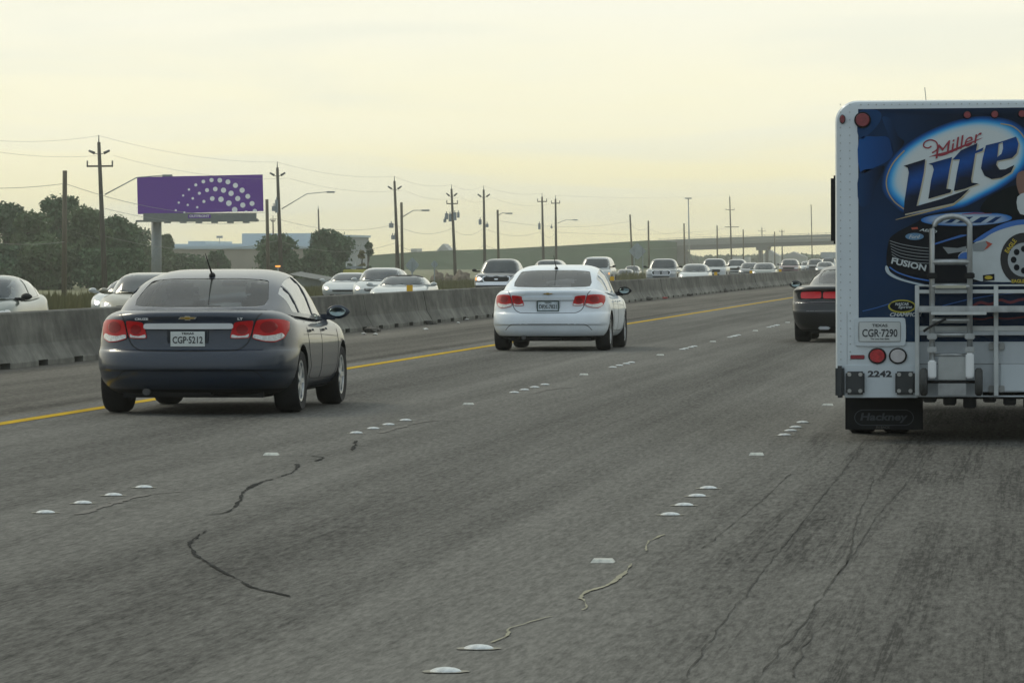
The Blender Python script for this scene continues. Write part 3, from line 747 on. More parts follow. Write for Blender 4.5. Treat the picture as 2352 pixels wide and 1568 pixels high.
tar = mat('crack_tar', (0.050, 0.050, 0.048), 0.95, spec=0.0, vary=0.5, scale=6)
pale = mat('dried_adhesive', (0.27, 0.26, 0.195), 0.9, vary=0.3, scale=8, spec=0.1)
road_mark('tar_seal', [(468, 1185), (505, 1180), (530, 1171), (550, 1150), (560, 1130), (580, 1116), (612, 1104), (645, 1095), (672, 1084), (685, 1072), (680, 1066)], 0.055, tar, 'wiggly black tar seal on the road, upper piece of the long crack', 'tar seal')
road_mark('tar_seal', [(473, 1220), (448, 1235), (436, 1248), (441, 1264), (460, 1283), (500, 1306), (540, 1328), (580, 1348), (620, 1360), (665, 1371)], 0.05, tar, 'curved black tar seal on the road, nearest and longest piece of the crack', 'tar seal')
road_mark('tar_seal', [(660, 1050), (700, 1046), (730, 1049), (743, 1052), (725, 1059)], 0.035, tar, 'short hooked tar seal between the square marker and the round white buttons', 'tar seal')
road_mark('tar_seal', [(818, 1013), (814, 1022), (811, 1035)], 0.07, tar, 'tiny black tar blot just below the row of round buttons', 'tar seal')
road_mark('adhesive_trail', [(1525, 1228), (1508, 1236), (1490, 1243), (1484, 1258), (1480, 1266)], 0.03, pale, 'short pale adhesive trail below the group of four near buttons', 'adhesive trail')
road_mark('adhesive_trail', [(1408, 1291), (1438, 1293), (1448, 1299), (1436, 1316), (1424, 1325), (1395, 1345), (1360, 1356), (1333, 1366), (1330, 1373), (1347, 1382), (1350, 1392), (1338, 1402)], 0.036, pale, 'crooked pale adhesive trail running down from the near square marker', 'adhesive trail')
road_mark('adhesive_trail', [(1268, 1416), (1240, 1422), (1200, 1435), (1172, 1445), (1160, 1460), (1130, 1477)], 0.03, pale, 'pale adhesive trail reaching the nearest two white buttons', 'adhesive trail')

zc2 = lambda q: [((1172+a/1.915)*0.98, (938+b/1.915)*0.98) for a, b in q]
crk = mat('open_crack', (0.082, 0.080, 0.074), 0.95, spec=0.0, vary=0.4, scale=9)
for q, w, lb in (([(1590, 250), (1530, 330), (1470, 400), (1340, 570), (1250, 680), (1170, 780), (1080, 900), (960, 1050), (830, 1250)], 0.035, 'long ragged crack in the wheel track below the truck, second from the left'),
                 ([(1680, 340), (1650, 430), (1600, 540), (1560, 720), (1470, 840), (1380, 980), (1250, 1130), (1170, 1240)], 0.035, 'long ragged crack in the wheel track below the truck, third from the left'),
                 ([(1920, 220), (1860, 320), (1800, 400), (1700, 510), (1600, 670), (1500, 800)], 0.03, 'ragged crack starting right under the mudflap, rightmost'),
                 ([(1300, 330), (1230, 400), (1150, 470), (1040, 560), (900, 670)], 0.03, 'ragged crack nearest the four button row, leftmost in the wheel track'),
                 ([(1410, 1030), (1350, 1140), (1310, 1250)], 0.03, 'short ragged crack at the bottom of the wheel track'),
                 ([(1020, 420), (1130, 413), (1240, 410), (1380, 420), (1500, 425)], 0.06, 'crosswise crack reaching right from the four button row'),
                 ([(1400, 540), (1480, 530), (1580, 535)], 0.05, 'short crosswise crack in the wheel track, middle one'),
                 ([(1100, 685), (1180, 683), (1270, 660)], 0.045, 'short crosswise crack in the wheel track, nearest one'),
                 ([(1880, 570), (1960, 560), (2060, 568)], 0.06, 'short crosswise crack at the right, farthest from the buttons')):
    road_mark('road_crack', zc2(q), w*0.5, crk, lb, 'crack', 0.0042)

# ------------------------------------------------------------------ raised lane markers
ceramic = mat('white_ceramic', (0.50, 0.53, 0.53), 0.5, vary=0.35, scale=30)
def dome_mesh():
    m_ = MB(); prof = [(0.056, 0.0), (0.054, 0.004), (0.047, 0.010), (0.034, 0.0155), (0.016, 0.0185), (0.0, 0.0195)]; seg = 20; n = 0
    for r, z in prof[:-1]:
        for j in range(seg): m_.v.append((cos(2*pi*j/seg)*r*1.12, sin(2*pi*j/seg)*r, z))
    m_.v.append((0, 0, 0.0195))
    for i in range(len(prof)-2):
        for j in range(seg): m_.f.append((i*seg+j, i*seg+(j+1) % seg, (i+1)*seg+(j+1) % seg, (i+1)*seg+j))
    k = (len(prof)-2)*seg
    for j in range(seg): m_.f.append((k+j, k+(j+1) % seg, len(m_.v)-1))
    nb, nf = len(m_.v), len(m_.f)
    for j in range(16):      # glue pad squeezed out round the foot
        t = 2*pi*j/16; k = 1+0.25*noise.noise(Vector((cos(t)*2, sin(t)*2, 5))); m_.v.append((cos(t)*0.092*k, sin(t)*0.07*k, 0.0035))
    m_.f.append(tuple(nb+j for j in range(16)))
    o = m_.build('lane_button', ceramic, None, True); o.data.materials.append(mat('glue_pad', (0.27, 0.26, 0.22), 0.9, vary=0.25, scale=14, spec=0.1)); o.data.polygons[nf].material_index = 1; o.data.polygons[nf].use_smooth = False
    return o
def square_mesh():
    m_ = MB(); a, b, h = 0.06, 0.05, 0.019
    m_.v = [(-a, -b, 0), (a, -b, 0), (a, b, 0), (-a, b, 0), (-a*.8, -b*.55, h), (a*.8, -b*.55, h), (a*.8, b*.55, h), (-a*.8, b*.55, h)]
    m_.f = [(4, 5, 6, 7), (0, 1, 5, 4), (1, 2, 6, 5), (2, 3, 7, 6), (3, 0, 4, 7)]
    return m_.build('reflective_marker', mat('marker_white', (0.50, 0.51, 0.46), 0.5, vary=0.3, scale=25))
db, sq = dome_mesh(), square_mesh(); dused = [False]; sused = [False]
LB = {(1, 0): 'nearest', (2, 0): 'nearest'}
def put(src, used, p, label, group, cat_):
    o = src if not used[0] else src.copy()
    if used[0]: COL.objects.link(o)
    used[0] = True; o.location = (p[0], p[1], 0.001); o.rotation_euler = (0, 0, random.uniform(-.06, .06)); tag(o, label, cat_, group); return o
ordn = ['nearest', 'second', 'third', 'farthest']
def cluster(ps, where, near='nearest'):
    for i, p in enumerate(ps): put(db, dused, p, 'white round lane button, %s in the %s' % (ordn[i], where), 'round white lane buttons', 'lane button')
X1, X2 = -6.13, -2.235
L1y = lambda x, y: (X1, gnd(x, y).y)
L2y = lambda x, y: (X2, gnd(x, y).y)
put(db, dused, L2y(1025, 1543), 'large white round lane button at the bottom edge, nearest one to the camera', 'round white lane buttons', 'lane button')
put(db, dused, L2y(1092, 1490), 'white round lane button with a pale trail beside it, second from the bottom edge', 'round white lane buttons', 'lane button')
cluster([L2y(*q) for q in ((1545, 1183), (1573, 1161), (1598, 1140), (1625, 1122))], 'row of four in the lower right')
cluster([L2y(*q) for q in ((1798, 1000), (1822, 990), (1829, 982), (1847, 971))], 'row of four just left of the truck mudflap')
cluster([L1y(*q) for q in ((95, 1178), (181, 1156), (251, 1138), (325, 1120))], 'row of four at the lower left')
cluster([L1y(*q) for q in ((811, 995), (852, 985), (889, 976), (922, 966))], 'row of four right of the dark sedan')
cluster([L1y(*q) for q in ((1182, 902), (1209, 896), (1229, 890), (1253, 884))], 'row of four below the white sedan')
cluster([L1y(*q) for q in ((1418, 844), (1433, 840), (1448, 836), (1463, 833))], 'row of four right of the white sedan')
cluster([L1y(*q) for q in ((1573, 803), (1584, 801), (1595, 798), (1605, 796))], 'row of four midway to the coupe')
cluster([L1y(*q) for q in ((1682, 775), (1690, 773), (1699, 772), (1708, 770))], 'row of four beyond midway to the coupe')
cluster([L1y(*q) for q in ((1769, 752), (1776, 750), (1783, 748), (1790, 747))], 'row of four just left of the coupe')
for q, w in (((1386, 1291), 'lower middle, pale trail beside it'), ((1736, 1045), 'right, between two rows of four buttons'), ((1901, 931), 'right, beside the truck bumper')):
    put(sq, sused, L2y(*q), 'white square lane marker, ' + w, 'square lane markers', 'lane marker')
for q, w in (((617, 1045), 'behind the dark sedan'), ((1072, 929), 'between the dark and white sedans'), ((1341, 861), 'right behind the white sedan'), ((1523, 816), 'midway between white sedan and coupe'), ((1647, 785), 'farther along toward the coupe'), ((1742, 760), 'close left of the coupe wheel'), ((1815, 741), 'touching the coupe in the picture')):
    put(sq, sused, L1y(*q), 'white square lane marker ' + w, 'square lane markers', 'lane marker')
for k in range(7):
    put(sq, sused, (X1, gnd(1815, 741).y+12.19*(k+1)), 'far white square lane marker hidden along the distant lane line', 'square lane markers', 'lane marker')
# skid scars beside the button rows
for (px, w, lb) in (([(180, 1182), (250, 1160), (330, 1138), (430, 1128)], 0.16, 'faint dark scuff right of the lower left button row'), ([(870, 995), (925, 980), (980, 968), (1035, 966)], 0.16, 'faint dark scuff trailing the button row right of the dark sedan'), ([(1220, 905), (1260, 895), (1320, 889)], 0.14, 'faint dark scuff trailing the button row below the white sedan')):
    road_mark('scuff_mark', px, w, mat('scuffed_asphalt', (0.115, 0.108, 0.097), 0.9, vary=0.25, scale=9), lb, 'scuff mark', 0.0045)

# ================================================================== MEDIAN BARRIER
def barrier_mat():
    m = mat('weathered_concrete', (0.104, 0.104, 0.091), 0.9, vary=0.35, scale=2.2, bump=0.3)
    t = m.node_tree; b = t.nodes['Principled BSDF']; src = b.inputs['Base Color'].links[0].from_socket; Nn, L = t.nodes.new, t.links.new
    g = Nn('ShaderNodeNewGeometry')
    def noi(st, d=5, r=0.65):
        mp_ = Nn('ShaderNodeMapping'); mp_.inputs['Scale'].default_value = st; L(g.outputs['Position'], mp_.inputs[0]); n = Nn('ShaderNodeTexNoise'); n.inputs['Scale'].default_value = 1; n.inputs['Detail'].default_value = d; n.inputs['Roughness'].default_value = r; L(mp_.outputs[0], n.inputs[0]); return n.outputs[0]
    def mr(v, a, b_, c_, d):
        n = Nn('ShaderNodeMapRange'); n.inputs[1].default_value = a; n.inputs[2].default_value = b_; n.inputs[3].default_value = c_; n.inputs[4].default_value = d; L(v, n.inputs[0]); return n.outputs[0]
    s1 = mr(noi((0.3, 1.3, 0.22), 7, 0.75), 0.36, 0.64, 0.68, 1.2)      # run-off streaks
    s2 = mr(noi((0.3, 0.30, 0.9), 4), 0.38, 0.62, 0.52, 1.4)      # big blotches
    sp = Nn('ShaderNodeSeparateXYZ'); L(g.outputs['Position'], sp.inputs[0])
    s3 = mr(sp.outputs[2], 0.0, 0.42, 1.5, 0.92)               # paler towards the foot
    mu = Nn('ShaderNodeMath'); mu.operation = 'MULTIPLY'; L(s1, mu.inputs[0]); L(s2, mu.inputs[1])
    mu2 = Nn('ShaderNodeMath'); mu2.operation = 'MULTIPLY'; L(mu.outputs[0], mu2.inputs[0]); L(s3, mu2.inputs[1])
    vm = Nn('ShaderNodeVectorMath'); vm.operation = 'SCALE'; L(src, vm.inputs[0]); L(mu2.outputs[0], vm.inputs['Scale']); L(vm.outputs[0], b.inputs['Base Color'])
    return m
conc = barrier_mat()
def barrier_mesh(Lb):
    half = [(0.34, 0.0), (0.34, 0.075), (0.20, 0.33), (0.115, 0.79), (0.09, 0.81)]
    def ring(y, cut):
        pts = [(x, z) for x, z in half]
        if cut: pts[0] = (0.325, 0.085); pts[1] = (0.335, 0.087)
        full = [(x, y, z) for x, z in pts]+[(-x, y, z) for x, z in reversed(pts)]
        return full
    ys_ = [(0.015, 0)]
    for k in range(4):
        c = Lb*(k+0.5)/4; ys_ += [(c-0.32, 0), (c-0.32, 1), (c+0.32, 1), (c+0.32, 0)]
    ys_.append((Lb-0.015, 0))
    V = []; Fc = []
    for y, ct in ys_: V += ring(y, ct)
    n = 10
    for i in range(len(ys_)-1):
        for j in range(n): Fc.append((i*n+j, (i+1)*n+j, (i+1)*n+(j+1) % n, i*n+(j+1) % n))
    Fc.append(tuple(range(n))); Fc.append(tuple(reversed(range((len(ys_)-1)*n, len(ys_)*n))))
    o = mesh_obj('barrier_section', V, Fc, conc); fixn(o); return o
BX = -15.25; LB_ = 10.0
bsrc = barrier_mesh(LB_)
special = {5: 'first barrier section at the left edge, dark streaks', 6: 'barrier section left of the dark sedan with two black drain slots', 7: 'barrier section disappearing behind the left side of the dark sedan', 8: 'barrier section hidden behind the dark sedan trunk', 9: 'barrier section behind the dark sedan side windows',
 10: 'stained barrier section right behind the dark sedan door mirror', 11: 'barrier section with rubble at its near joint, below the white sports car', 12: 'streaked barrier section right of the sports car, left of the pickup', 13: 'barrier section below the dark grey pickup', 14: 'barrier section hidden behind the white sedan', 15: 'barrier section behind the right mirror of the white sedan',
 16: 'barrier section with red litter below it, left of the silver pickup', 17: 'barrier section under the large diamond sign posts', 18: 'barrier section directly below the silver pickup', 19: 'barrier section below the gap right of the silver pickup', 20: 'barrier section below the small white sedan', 21: 'barrier section left of the yellow reflector under the white pickup', 22: 'barrier section below the glaring headlight', 23: 'barrier section below the small grey car', 24: 'barrier section below the sage sedan', 25: 'barrier section between the sage sedan and the maroon vehicle', 26: 'barrier section below the maroon vehicle', 27: 'barrier section just left of the coupe mirror'}
for k in range(5, 90):
    o = bsrc if k == 5 else bsrc.copy()
    if k > 5: COL.objects.link(o)
    o.location = (BX, k*LB_, 0); o.rotation_euler = (0, 0, random.uniform(-0.0012, 0.0012))
    tag(o, special.get(k, 'distant barrier section beyond the coupe, far end of the median wall'), 'barrier', 'concrete median barrier sections')
# median curb fill under the barrier so the step down to the other roadway is closed
MB().box(-15.75, -15.2, -20, YMAX, OPZ-0.05, 0.002).build('median_strip', mat('median_concrete', (0.2, 0.19, 0.17), 0.9))['kind'] = 'structure'
# yellow reflectors on the barrier top
rfm = mat('yellow_reflector', (0.85, 0.48, 0.02), 0.4, vary=0.05)
def refl(px, py, label):
    p = onx(px, py, BX); t = thing('barrier_reflector', label, 'reflector', (BX, p.y, 0.81), 0, 'yellow reflectors on the barrier')
    MB().box(-0.075, 0.075, -0.01, 0.01, 0.0, 0.15, 0.005).build('reflector_plate', rfm, t)
    MB().box(-0.03, 0.03, 0.01, 0.05, 0.0, 0.10).build('bracket', black, t)
refl(941, 666, 'yellow reflector on the barrier in front of the white sports car'); refl(1406, 640, 'yellow reflector on the barrier below the white van')
refl(1644, 628, 'yellow reflector on the barrier below the white pickup'); refl(1725, 624, 'yellow reflector on the barrier left of the grey sedan'); refl(1792, 620, 'yellow reflector on the barrier below the maroon vehicle')
# debris along the foot of the barrier
dm = [mat('rubble', (0.09, 0.085, 0.075), 0.9, vary=0.3, scale=8), mat('pale_litter', (0.55, 0.55, 0.52), 0.7), mat('red_litter', (0.35, 0.04, 0.04), 0.6)]
def chunk(px, py, s, mi, label, flat=1.0):
    p = gnd(px, py); bm = bmesh.new(); bmesh.ops.create_icosphere(bm, subdivisions=1, radius=s)
    for v in bm.verts: v.co = Vector((v.co.x*random.uniform(.7, 1.5), v.co.y*random.uniform(.7, 1.4), max(-s*0.3, v.co.z*random.uniform(.5, 1)*flat)))
    o = MB().addbm(bm).build('debris', dm[mi]); o.location = (max(-14.85, p.x), p.y, s*0.25); tag(o, label, 'debris', 'debris along the barrier foot')
for px, py, s, mi, lb in ((850, 764, .14, 0, 'dark rubble lump at the barrier foot by the joint behind the dark sedan mirror'), (836, 768, .07, 1, 'white scrap of litter under the rubble right of the dark sedan'), (868, 762, .10, 0, 'small dark lump right of the biggest rubble'), (862, 769, .06, 1, 'pale scrap right of the white litter'),
                           (990, 745, .13, 0, 'dark rubble lump at the barrier joint between the sedans'), (978, 757, .06, 1, 'pale scrap below the rubble between the sedans'), (1052, 742, .05, 1, 'small pale litter on the shoulder'), (1104, 728, .13, 0, 'rubble at the barrier joint left of the white sedan'), (1052, 735, .06, 1, 'pale scrap by a drain slot left of the white sedan'),
                           (1502, 686, .13, 2, 'red litter at the barrier foot right of the white sedan'), (1476, 690, .14, 0, 'dark rubble left of the red litter'), (1536, 680, .15, 0, 'dark rubble right of the red litter'), (1600, 671, .16, 0, 'dark rubble below the white sedan lane'), (1638, 665, .16, 0, 'far dark rubble at the barrier foot')):
    chunk(px, py, s, mi, lb, 0.5 if mi else 1.0)

# ================================================================== ONCOMING TRAFFIC
B = dict(SEDAN)
def spec(base, **k):
    d = dict(base); d.update(k); return d
T_SEDAN = spec(SEDAN, mir=(3.1, 1.0, 0.82), fw=[(-0.69, 0.99), (0.69, 0.99), (0.57, 1.40), (0.2, 1.43), (-0.2, 1.43), (-0.57, 1.40)],
    hl=[(0.50, 0.60), (0.53, 0.69), (0.80, 0.76), (0.85, 0.70), (0.78, 0.61)], gr=[(-0.36, 0.55), (0.36, 0.55), (0.42, 0.66), (-0.42, 0.66)])
T_LOW = spec(SEDAN, L=4.5, oh=0.9, wb=2.6, mir=(2.95, 0.90, 0.90), sill=0.02,
    lv=[(0.18, 0.80, 0.22, 0.16), (0.25, 0.87, 0.10, 0.08), (0.40, 0.915, 0.02, 0.0), (0.55, 0.92, 0.0, 0.0), (0.66, 0.92, 0.05, 0.04), (0.78, 0.90, 0.08, 0.12), (0.86, 0.86, 0.08, 0.25), (0.90, 0.80, 0.1, 0.4)],
    deck=[(0.0, 0.90), (0.6, 0.93), (2.4, 0.90), (3.0, 0.87), (3.7, 0.80), (4.5, 0.60)], zc=0.5,
    gh=[(0.7, 0.93, 0.70, 0.64), (1.1, 1.06, 0.76, 0.60), (1.5, 1.18, 0.78, 0.58), (1.9, 1.235, 0.79, 0.58), (2.3, 1.23, 0.79, 0.58), (2.6, 1.16, 0.78, 0.60), (2.9, 1.03, 0.76, 0.64), (3.2, 0.87, 0.70, 0.66)],
    fw=[(-0.68, 0.89), (0.68, 0.89), (0.55, 1.18), (0.2, 1.20), (-0.2, 1.20), (-0.55, 1.18)], rw=None, sw=[(1.5, 2.9)],
    hl=[(0.52, 0.50), (0.54, 0.57), (0.78, 0.64), (0.84, 0.58), (0.78, 0.51)], gr=[(-0.4, 0.42), (0.4, 0.42), (0.44, 0.50), (-0.44, 0.50)])
T_SUV = spec(SEDAN, L=4.8, oh=0.95, wb=2.85, R=0.38, tr=0.80, tw=0.25, p=4.0, Dr=0.5, Df=0.55, zc=0.6, mir=(3.1, 1.20, 0.93),
    lv=[(0.28, 0.84, 0.10, 0.10), (0.36, 0.90, 0.03, 0.03), (0.50, 0.935, 0.0, 0.0), (0.62, 0.94, 0.03, 0.03), (0.80, 0.94, 0.03, 0.05), (0.98, 0.93, 0.05, 0.08), (1.08, 0.90, 0.06, 0.15), (1.12, 0.85, 0.10, 0.28)],
    deck=[(0, 1.12), (3.0, 1.10), (3.6, 1.08), (4.3, 1.02), (4.8, 0.96)],
    gh=[(0.10, 1.14, 0.85, 0.80), (0.22, 1.45, 0.86, 0.74), (0.45, 1.70, 0.87, 0.70), (1.2, 1.77, 0.88, 0.70), (2.2, 1.76, 0.88, 0.70), (2.7, 1.72, 0.87, 0.70), (3.0, 1.55, 0.86, 0.74), (3.35, 1.30, 0.84, 0.78), (3.6, 1.10, 0.80, 0.78)],
    fw=[(-0.74, 1.12), (0.74, 1.12), (0.65, 1.69), (0.3, 1.72), (-0.3, 1.72), (-0.65, 1.69)], rw=None, sw=[(0.4, 1.3), (1.38, 2.2), (2.28, 3.3)],
    hl=[(0.54, 0.74), (0.54, 0.90), (0.88, 0.92), (0.90, 0.84), (0.86, 0.74)], gr=[(-0.48, 0.70), (0.48, 0.70), (0.50, 0.92), (-0.50, 0.92)], crown=0.04)
T_PICK = spec(T_SUV, L=5.6, oh=1.2, wb=3.6, tr=0.84, mir=(3.95, 1.25, 1.0),
    lv=[(0.32, 0.86, 0.10, 0.10), (0.42, 0.95, 0.0, 0.0), (0.55, 0.98, 0.0, 0.0), (0.68, 0.985, 0.03, 0.04), (0.90, 0.985, 0.03, 0.06), (1.05, 0.97, 0.05, 0.10), (1.13, 0.93, 0.06, 0.17), (1.17, 0.88, 0.10, 0.28)],
    deck=[(0, 1.17), (3.7, 1.16), (4.4, 1.14), (5.1, 1.08), (5.6, 1.02)],
    gh=[(1.9, 1.17, 0.86, 0.82), (2.05, 1.5, 0.88, 0.76), (2.3, 1.78, 0.89, 0.72), (2.8, 1.83, 0.90, 0.72), (3.4, 1.82, 0.90, 0.72), (3.7, 1.74, 0.88, 0.73), (3.95, 1.55, 0.87, 0.77), (4.2, 1.34, 0.85, 0.80), (4.4, 1.16, 0.82, 0.80)],
    fw=[(-0.77, 1.18), (0.77, 1.18), (0.67, 1.74), (0.3, 1.78), (-0.3, 1.78), (-0.67, 1.74)], sw=[(2.2, 2.95), (3.03, 4.1)],
    hl=[(0.60, 0.76), (0.60, 0.95), (0.88, 0.95), (0.93, 0.88), (0.90, 0.76)], gr=[(-0.54, 0.72), (0.54, 0.72), (0.58, 0.96), (-0.58, 0.96)])
T_VAN = spec(T_SUV, L=5.2, mir=(3.75, 1.3, 0.98),
    lv=[(0.32, 0.86, 0.10, 0.10), (0.42, 0.95, 0.0, 0.0), (0.7, 0.985, 0.03, 0.03), (0.95, 0.985, 0.03, 0.06), (1.10, 0.97, 0.05, 0.14), (1.17, 0.92, 0.10, 0.28)],
    deck=[(0, 1.17), (4.0, 1.15), (4.6, 1.08), (5.2, 0.98)],
    gh=[(0.05, 1.17, 0.90, 0.86), (0.15, 1.6, 0.90, 0.82), (0.4, 1.92, 0.91, 0.78), (1.2, 1.98, 0.92, 0.78), (2.8, 1.97, 0.92, 0.78), (3.4, 1.93, 0.91, 0.78), (3.75, 1.72, 0.9, 0.80), (4.1, 1.42, 0.88, 0.82), (4.4, 1.15, 0.84, 0.82)],
    fw=[(-0.78, 1.2), (0.78, 1.2), (0.71, 1.84), (-0.71, 1.84)], sw=[(3.05, 3.9)],
    hl=[(0.58, 0.74), (0.58, 0.92), (0.90, 0.92), (0.92, 0.84), (0.88, 0.74)], gr=[(-0.5, 0.72), (0.5, 0.72), (0.52, 0.92), (-0.52, 0.92)])

P_tan = paint('tan_paint', (0.21, 0.20, 0.145), 0.2); P_sil = paint('silver_paint', (0.21, 0.23, 0.23), 0.3); P_gry = paint('grey_paint', (0.075, 0.085, 0.09), 0.3)
P_dkg = paint('graphite_paint', (0.045, 0.052, 0.056), 0.3); P_mar = paint('maroon_paint', (0.10, 0.035, 0.045), 0.3); P_wht = paint('bright_white_paint', (0.44, 0.47, 0.46), 0.0); P_sgr = paint('sage_paint', (0.13, 0.155, 0.135), 0.3)
P_blk = paint('black_paint', (0.025, 0.028, 0.03), 0.1)
oncoming_glass = mat('windshield_glass', (0.03, 0.04, 0.043), 0.10, vary=0.35, scale=0.9, coat=0.35)
side_glass_b = mat('bright_side_glass', (0.10, 0.12, 0.12), 0.04, vary=0.1, coat=1.0)

def oncoming(S, pt, pxc, X, label, cat_='car', lamp=None, bumper=None, mirrors=None, name='oncoming_car', roofm=None, extra=None, amber=False, z=OPZ, grille=None, Yf=None):
    p = onx(pxc, 620, X); yf = Yf or p.y
    S = dict(S); S['sglass'] = side_glass_b
    root, bv, gbv = build_car(S, pt, label, cat_, (X, yf+S['L']-S['oh'], z), pi, 1.12, 'oncoming traffic behind the barrier', name, oncoming_glass, False, 0.55, mirrors)
    lm = lamp or clear_lens
    for f in (lambda q: q, mirrored):
        h = patch('headlight', rounded(f(S['hl']), 0.15), '+y', bv, clear_lens, root, 0.012, 0.02, 0.06)
        hx = sum(q[0] for q in S['hl'])/len(S['hl']); hz = sum(q[1] for q in S['hl'])/len(S['hl']); hh = (max(q[1] for q in S['hl'])-min(q[1] for q in S['hl']))*0.36
        if lamp and h: patch('lamp_bulb', f([(hx-0.03+hh*1.3*cos(t*pi/6), hz+hh*sin(t*pi/6)) for t in range(12)]), '+y', bv, lamp, h, 0.02, 0.01, 0)
        if amber: patch('turn_lens', f([(S['hl'][2][0]-0.02, S['hl'][0][1]+0.02), (S['hl'][2][0]+0.04, S['hl'][0][1]+0.02), (S['hl'][2][0]+0.04, S['hl'][2][1]-0.02), (S['hl'][2][0]-0.02, S['hl'][2][1]-0.02)]), '+y', bv, amber_on, h, 0.022, 0.01, 0.04)
    gx, gzc = 0.0, sum(q[1] for q in S['gr'])/4
    if bumper or grille: patch('grille_frame', rounded([(x*1.07, gzc+(z-gzc)*1.3) for x, z in S['gr']], 0.1), '+y', bv, chrome, root, 0.006, 0.02, 0.1)
    g = patch('grille', rounded(S['gr'], 0.1), '+y', bv, black, root, 0.012, 0.02, 0.1)
    if grille:
        for xa, xb in ((-0.44, -0.05), (0.05, 0.44)):
            for k in range(3): patch('grille_bar', [(xa, S['gr'][0][1]+0.03+k*0.065), (xb, S['gr'][0][1]+0.03+k*0.065), (xb, S['gr'][0][1]+0.055+k*0.065), (xa, S['gr'][0][1]+0.055+k*0.065)], '+y', bv, chrome, g, 0.018, 0.01, 0.1)
    elif bumper: patch('oval_badge', [(0.09*cos(t*pi/8), gzc+0.035*sin(t*pi/8)) for t in range(16)], '+y', bv, chrome, g, 0.02, 0.01, 0)
    patch('lower_intake', rounded([(-0.5, S['gr'][0][1]-0.22), (0.5, S['gr'][0][1]-0.22), (0.55, S['gr'][0][1]-0.12), (-0.55, S['gr'][0][1]-0.12)], 0.1), '+y', bv, black, root, 0.008, 0.01, 0.1)
    if bumper:
        z1 = S['gr'][0][1]-0.03
        patch('front_bumper', rounded([(-0.9, z1-0.14), (0.9, z1-0.14), (0.9, z1), (-0.9, z1)], 0.05), '+y', bv, bumper, root, 0.03, 0.04, 0.1)
    # wiper line at the foot of the windshield and the bonnet edge
    a = S['fw'][0]; patch('wiper', [(-0.55, a[1]+0.015), (0.55, a[1]+0.015), (0.5, a[1]+0.035), (0.05, a[1]+0.03), (0.0, a[1]+0.045), (-0.5, a[1]+0.035)], '+y', gbv, black, root, 0.012, 0.006, 0.1)
    if roofm:
        yy = [r[0]-S['oh'] for r in S['gh']]; ya, yb = yy[0]+0.3, yy[-1]-0.75
        patch('soft_top', rounded([(-0.62, ya), (0.62, ya), (0.62, yb), (-0.62, yb)], 0.15), '-z', gbv, roofm, root, 0.012, 0.02, 0.15)
    return root, bv, gbv

oncoming(T_SEDAN, P_sgr, 0, -22.5, 'sage grey sedan cut off by the left edge, driving behind the barrier', mirrors=black, Yf=92.2)
oncoming(T_LOW, P_wht, 279, -26.5, 'low white car with dazzling headlights, half hidden by the tan sedan', lamp=headlamp_hot, Yf=128)
oncoming(T_SEDAN, P_tan, 305, -22.5, 'light tan sedan with beige bonnet just left of the dark sedan roof')
oncoming(T_LOW, P_wht, 787, -30, 'white coupe with dark mouth grille and lit lamp, leftmost of three white cars', lamp=headlamp_on)
oncoming(T_SEDAN, P_wht, 861, -26.2, 'white sedan between the two other white cars, headlight on', lamp=headlamp_on, roofm=None)
oncoming(T_LOW, P_wht, 908, -22.5, 'white convertible sports car with black top, rightmost of three white cars', lamp=headlamp_on, roofm=mat('black_canvas', (0.03, 0.03, 0.03), 0.9))
oncoming(T_PICK, P_dkg, 1139, -26.2, 'dark grey pickup with chrome framed grille and lit headlights left of white sedan', 'pickup', lamp=headlamp_hot, bumper=chrome, mirrors=black, amber=True, name='oncoming_pickup')
oncoming(T_SUV, P_sil, 1252, -30, 'silver vehicle whose roof shows above the white sedan roof', 'suv', name='oncoming_suv')
oncoming(T_VAN, P_wht, 1364, -30, 'tall white van right of the white sedan roof with an amber lamp', 'van', lamp=None, amber=True, mirrors=black, name='oncoming_van')
oncoming(T_PICK, P_sil, 1518, -26.2, 'silver pickup with wide split grille in front of the overpass embankment', 'pickup', mirrors=black, name='oncoming_pickup', grille=chrome)
oncoming(T_SEDAN, P_wht, 1591, -22.5, 'white sedan right of the silver pickup', mirrors=P_wht)
oncoming(T_PICK, P_wht, 1636, -26.2, 'white pickup with large black grille right of the white sedan', 'pickup', mirrors=black, name='oncoming_pickup')
oncoming(T_SUV, P_wht, 1688, -30, 'white car with one glaring headlight right of the white pickup', 'suv', lamp=headlamp_hot, name='oncoming_suv')
oncoming(T_SEDAN, P_gry, 1720, -26.2, 'small grey car partly behind the sage sedan')
oncoming(T_SEDAN, P_sgr, 1752, -22.5, 'sage grey sedan under the overpass pier')
oncoming(T_SUV, P_mar, 1811, -26.2, 'maroon vehicle to the right of the overpass pier', 'suv', mirrors=black, name='oncoming_suv')
oncoming(T_SEDAN, P_wht, 1853, -30, 'far white car right of the maroon vehicle')
oncoming(T_SUV, P_gry, 1870, -26.2, 'far grey van-like vehicle near the coupe roof', 'suv', name='oncoming_suv')
r_, b_, g_ = oncoming(T_VAN, P_wht, 1901, -30, 'tallest far white truck just left of the delivery truck', 'truck', name='oncoming_truck')
MB().box(-1.0, 1.0, -1.0, 2.2, 1.9, 2.75, 0.08).build('cargo_box', P_wht, r_)
oncoming(T_SEDAN, P_sil, 1893, -22.5, 'far silver car right above the coupe rear window')
oncoming(T_SEDAN, P_wht, 1432, -45, 'small far white car on the lower road below the diamond sign, left one', z=-0.95, name='frontage_car')
oncoming(T_SUV, P_sil, 1448, -52, 'small far silver vehicle on the lower road beside the diamond sign post', 'suv', z=-1.0, name='frontage_suv')

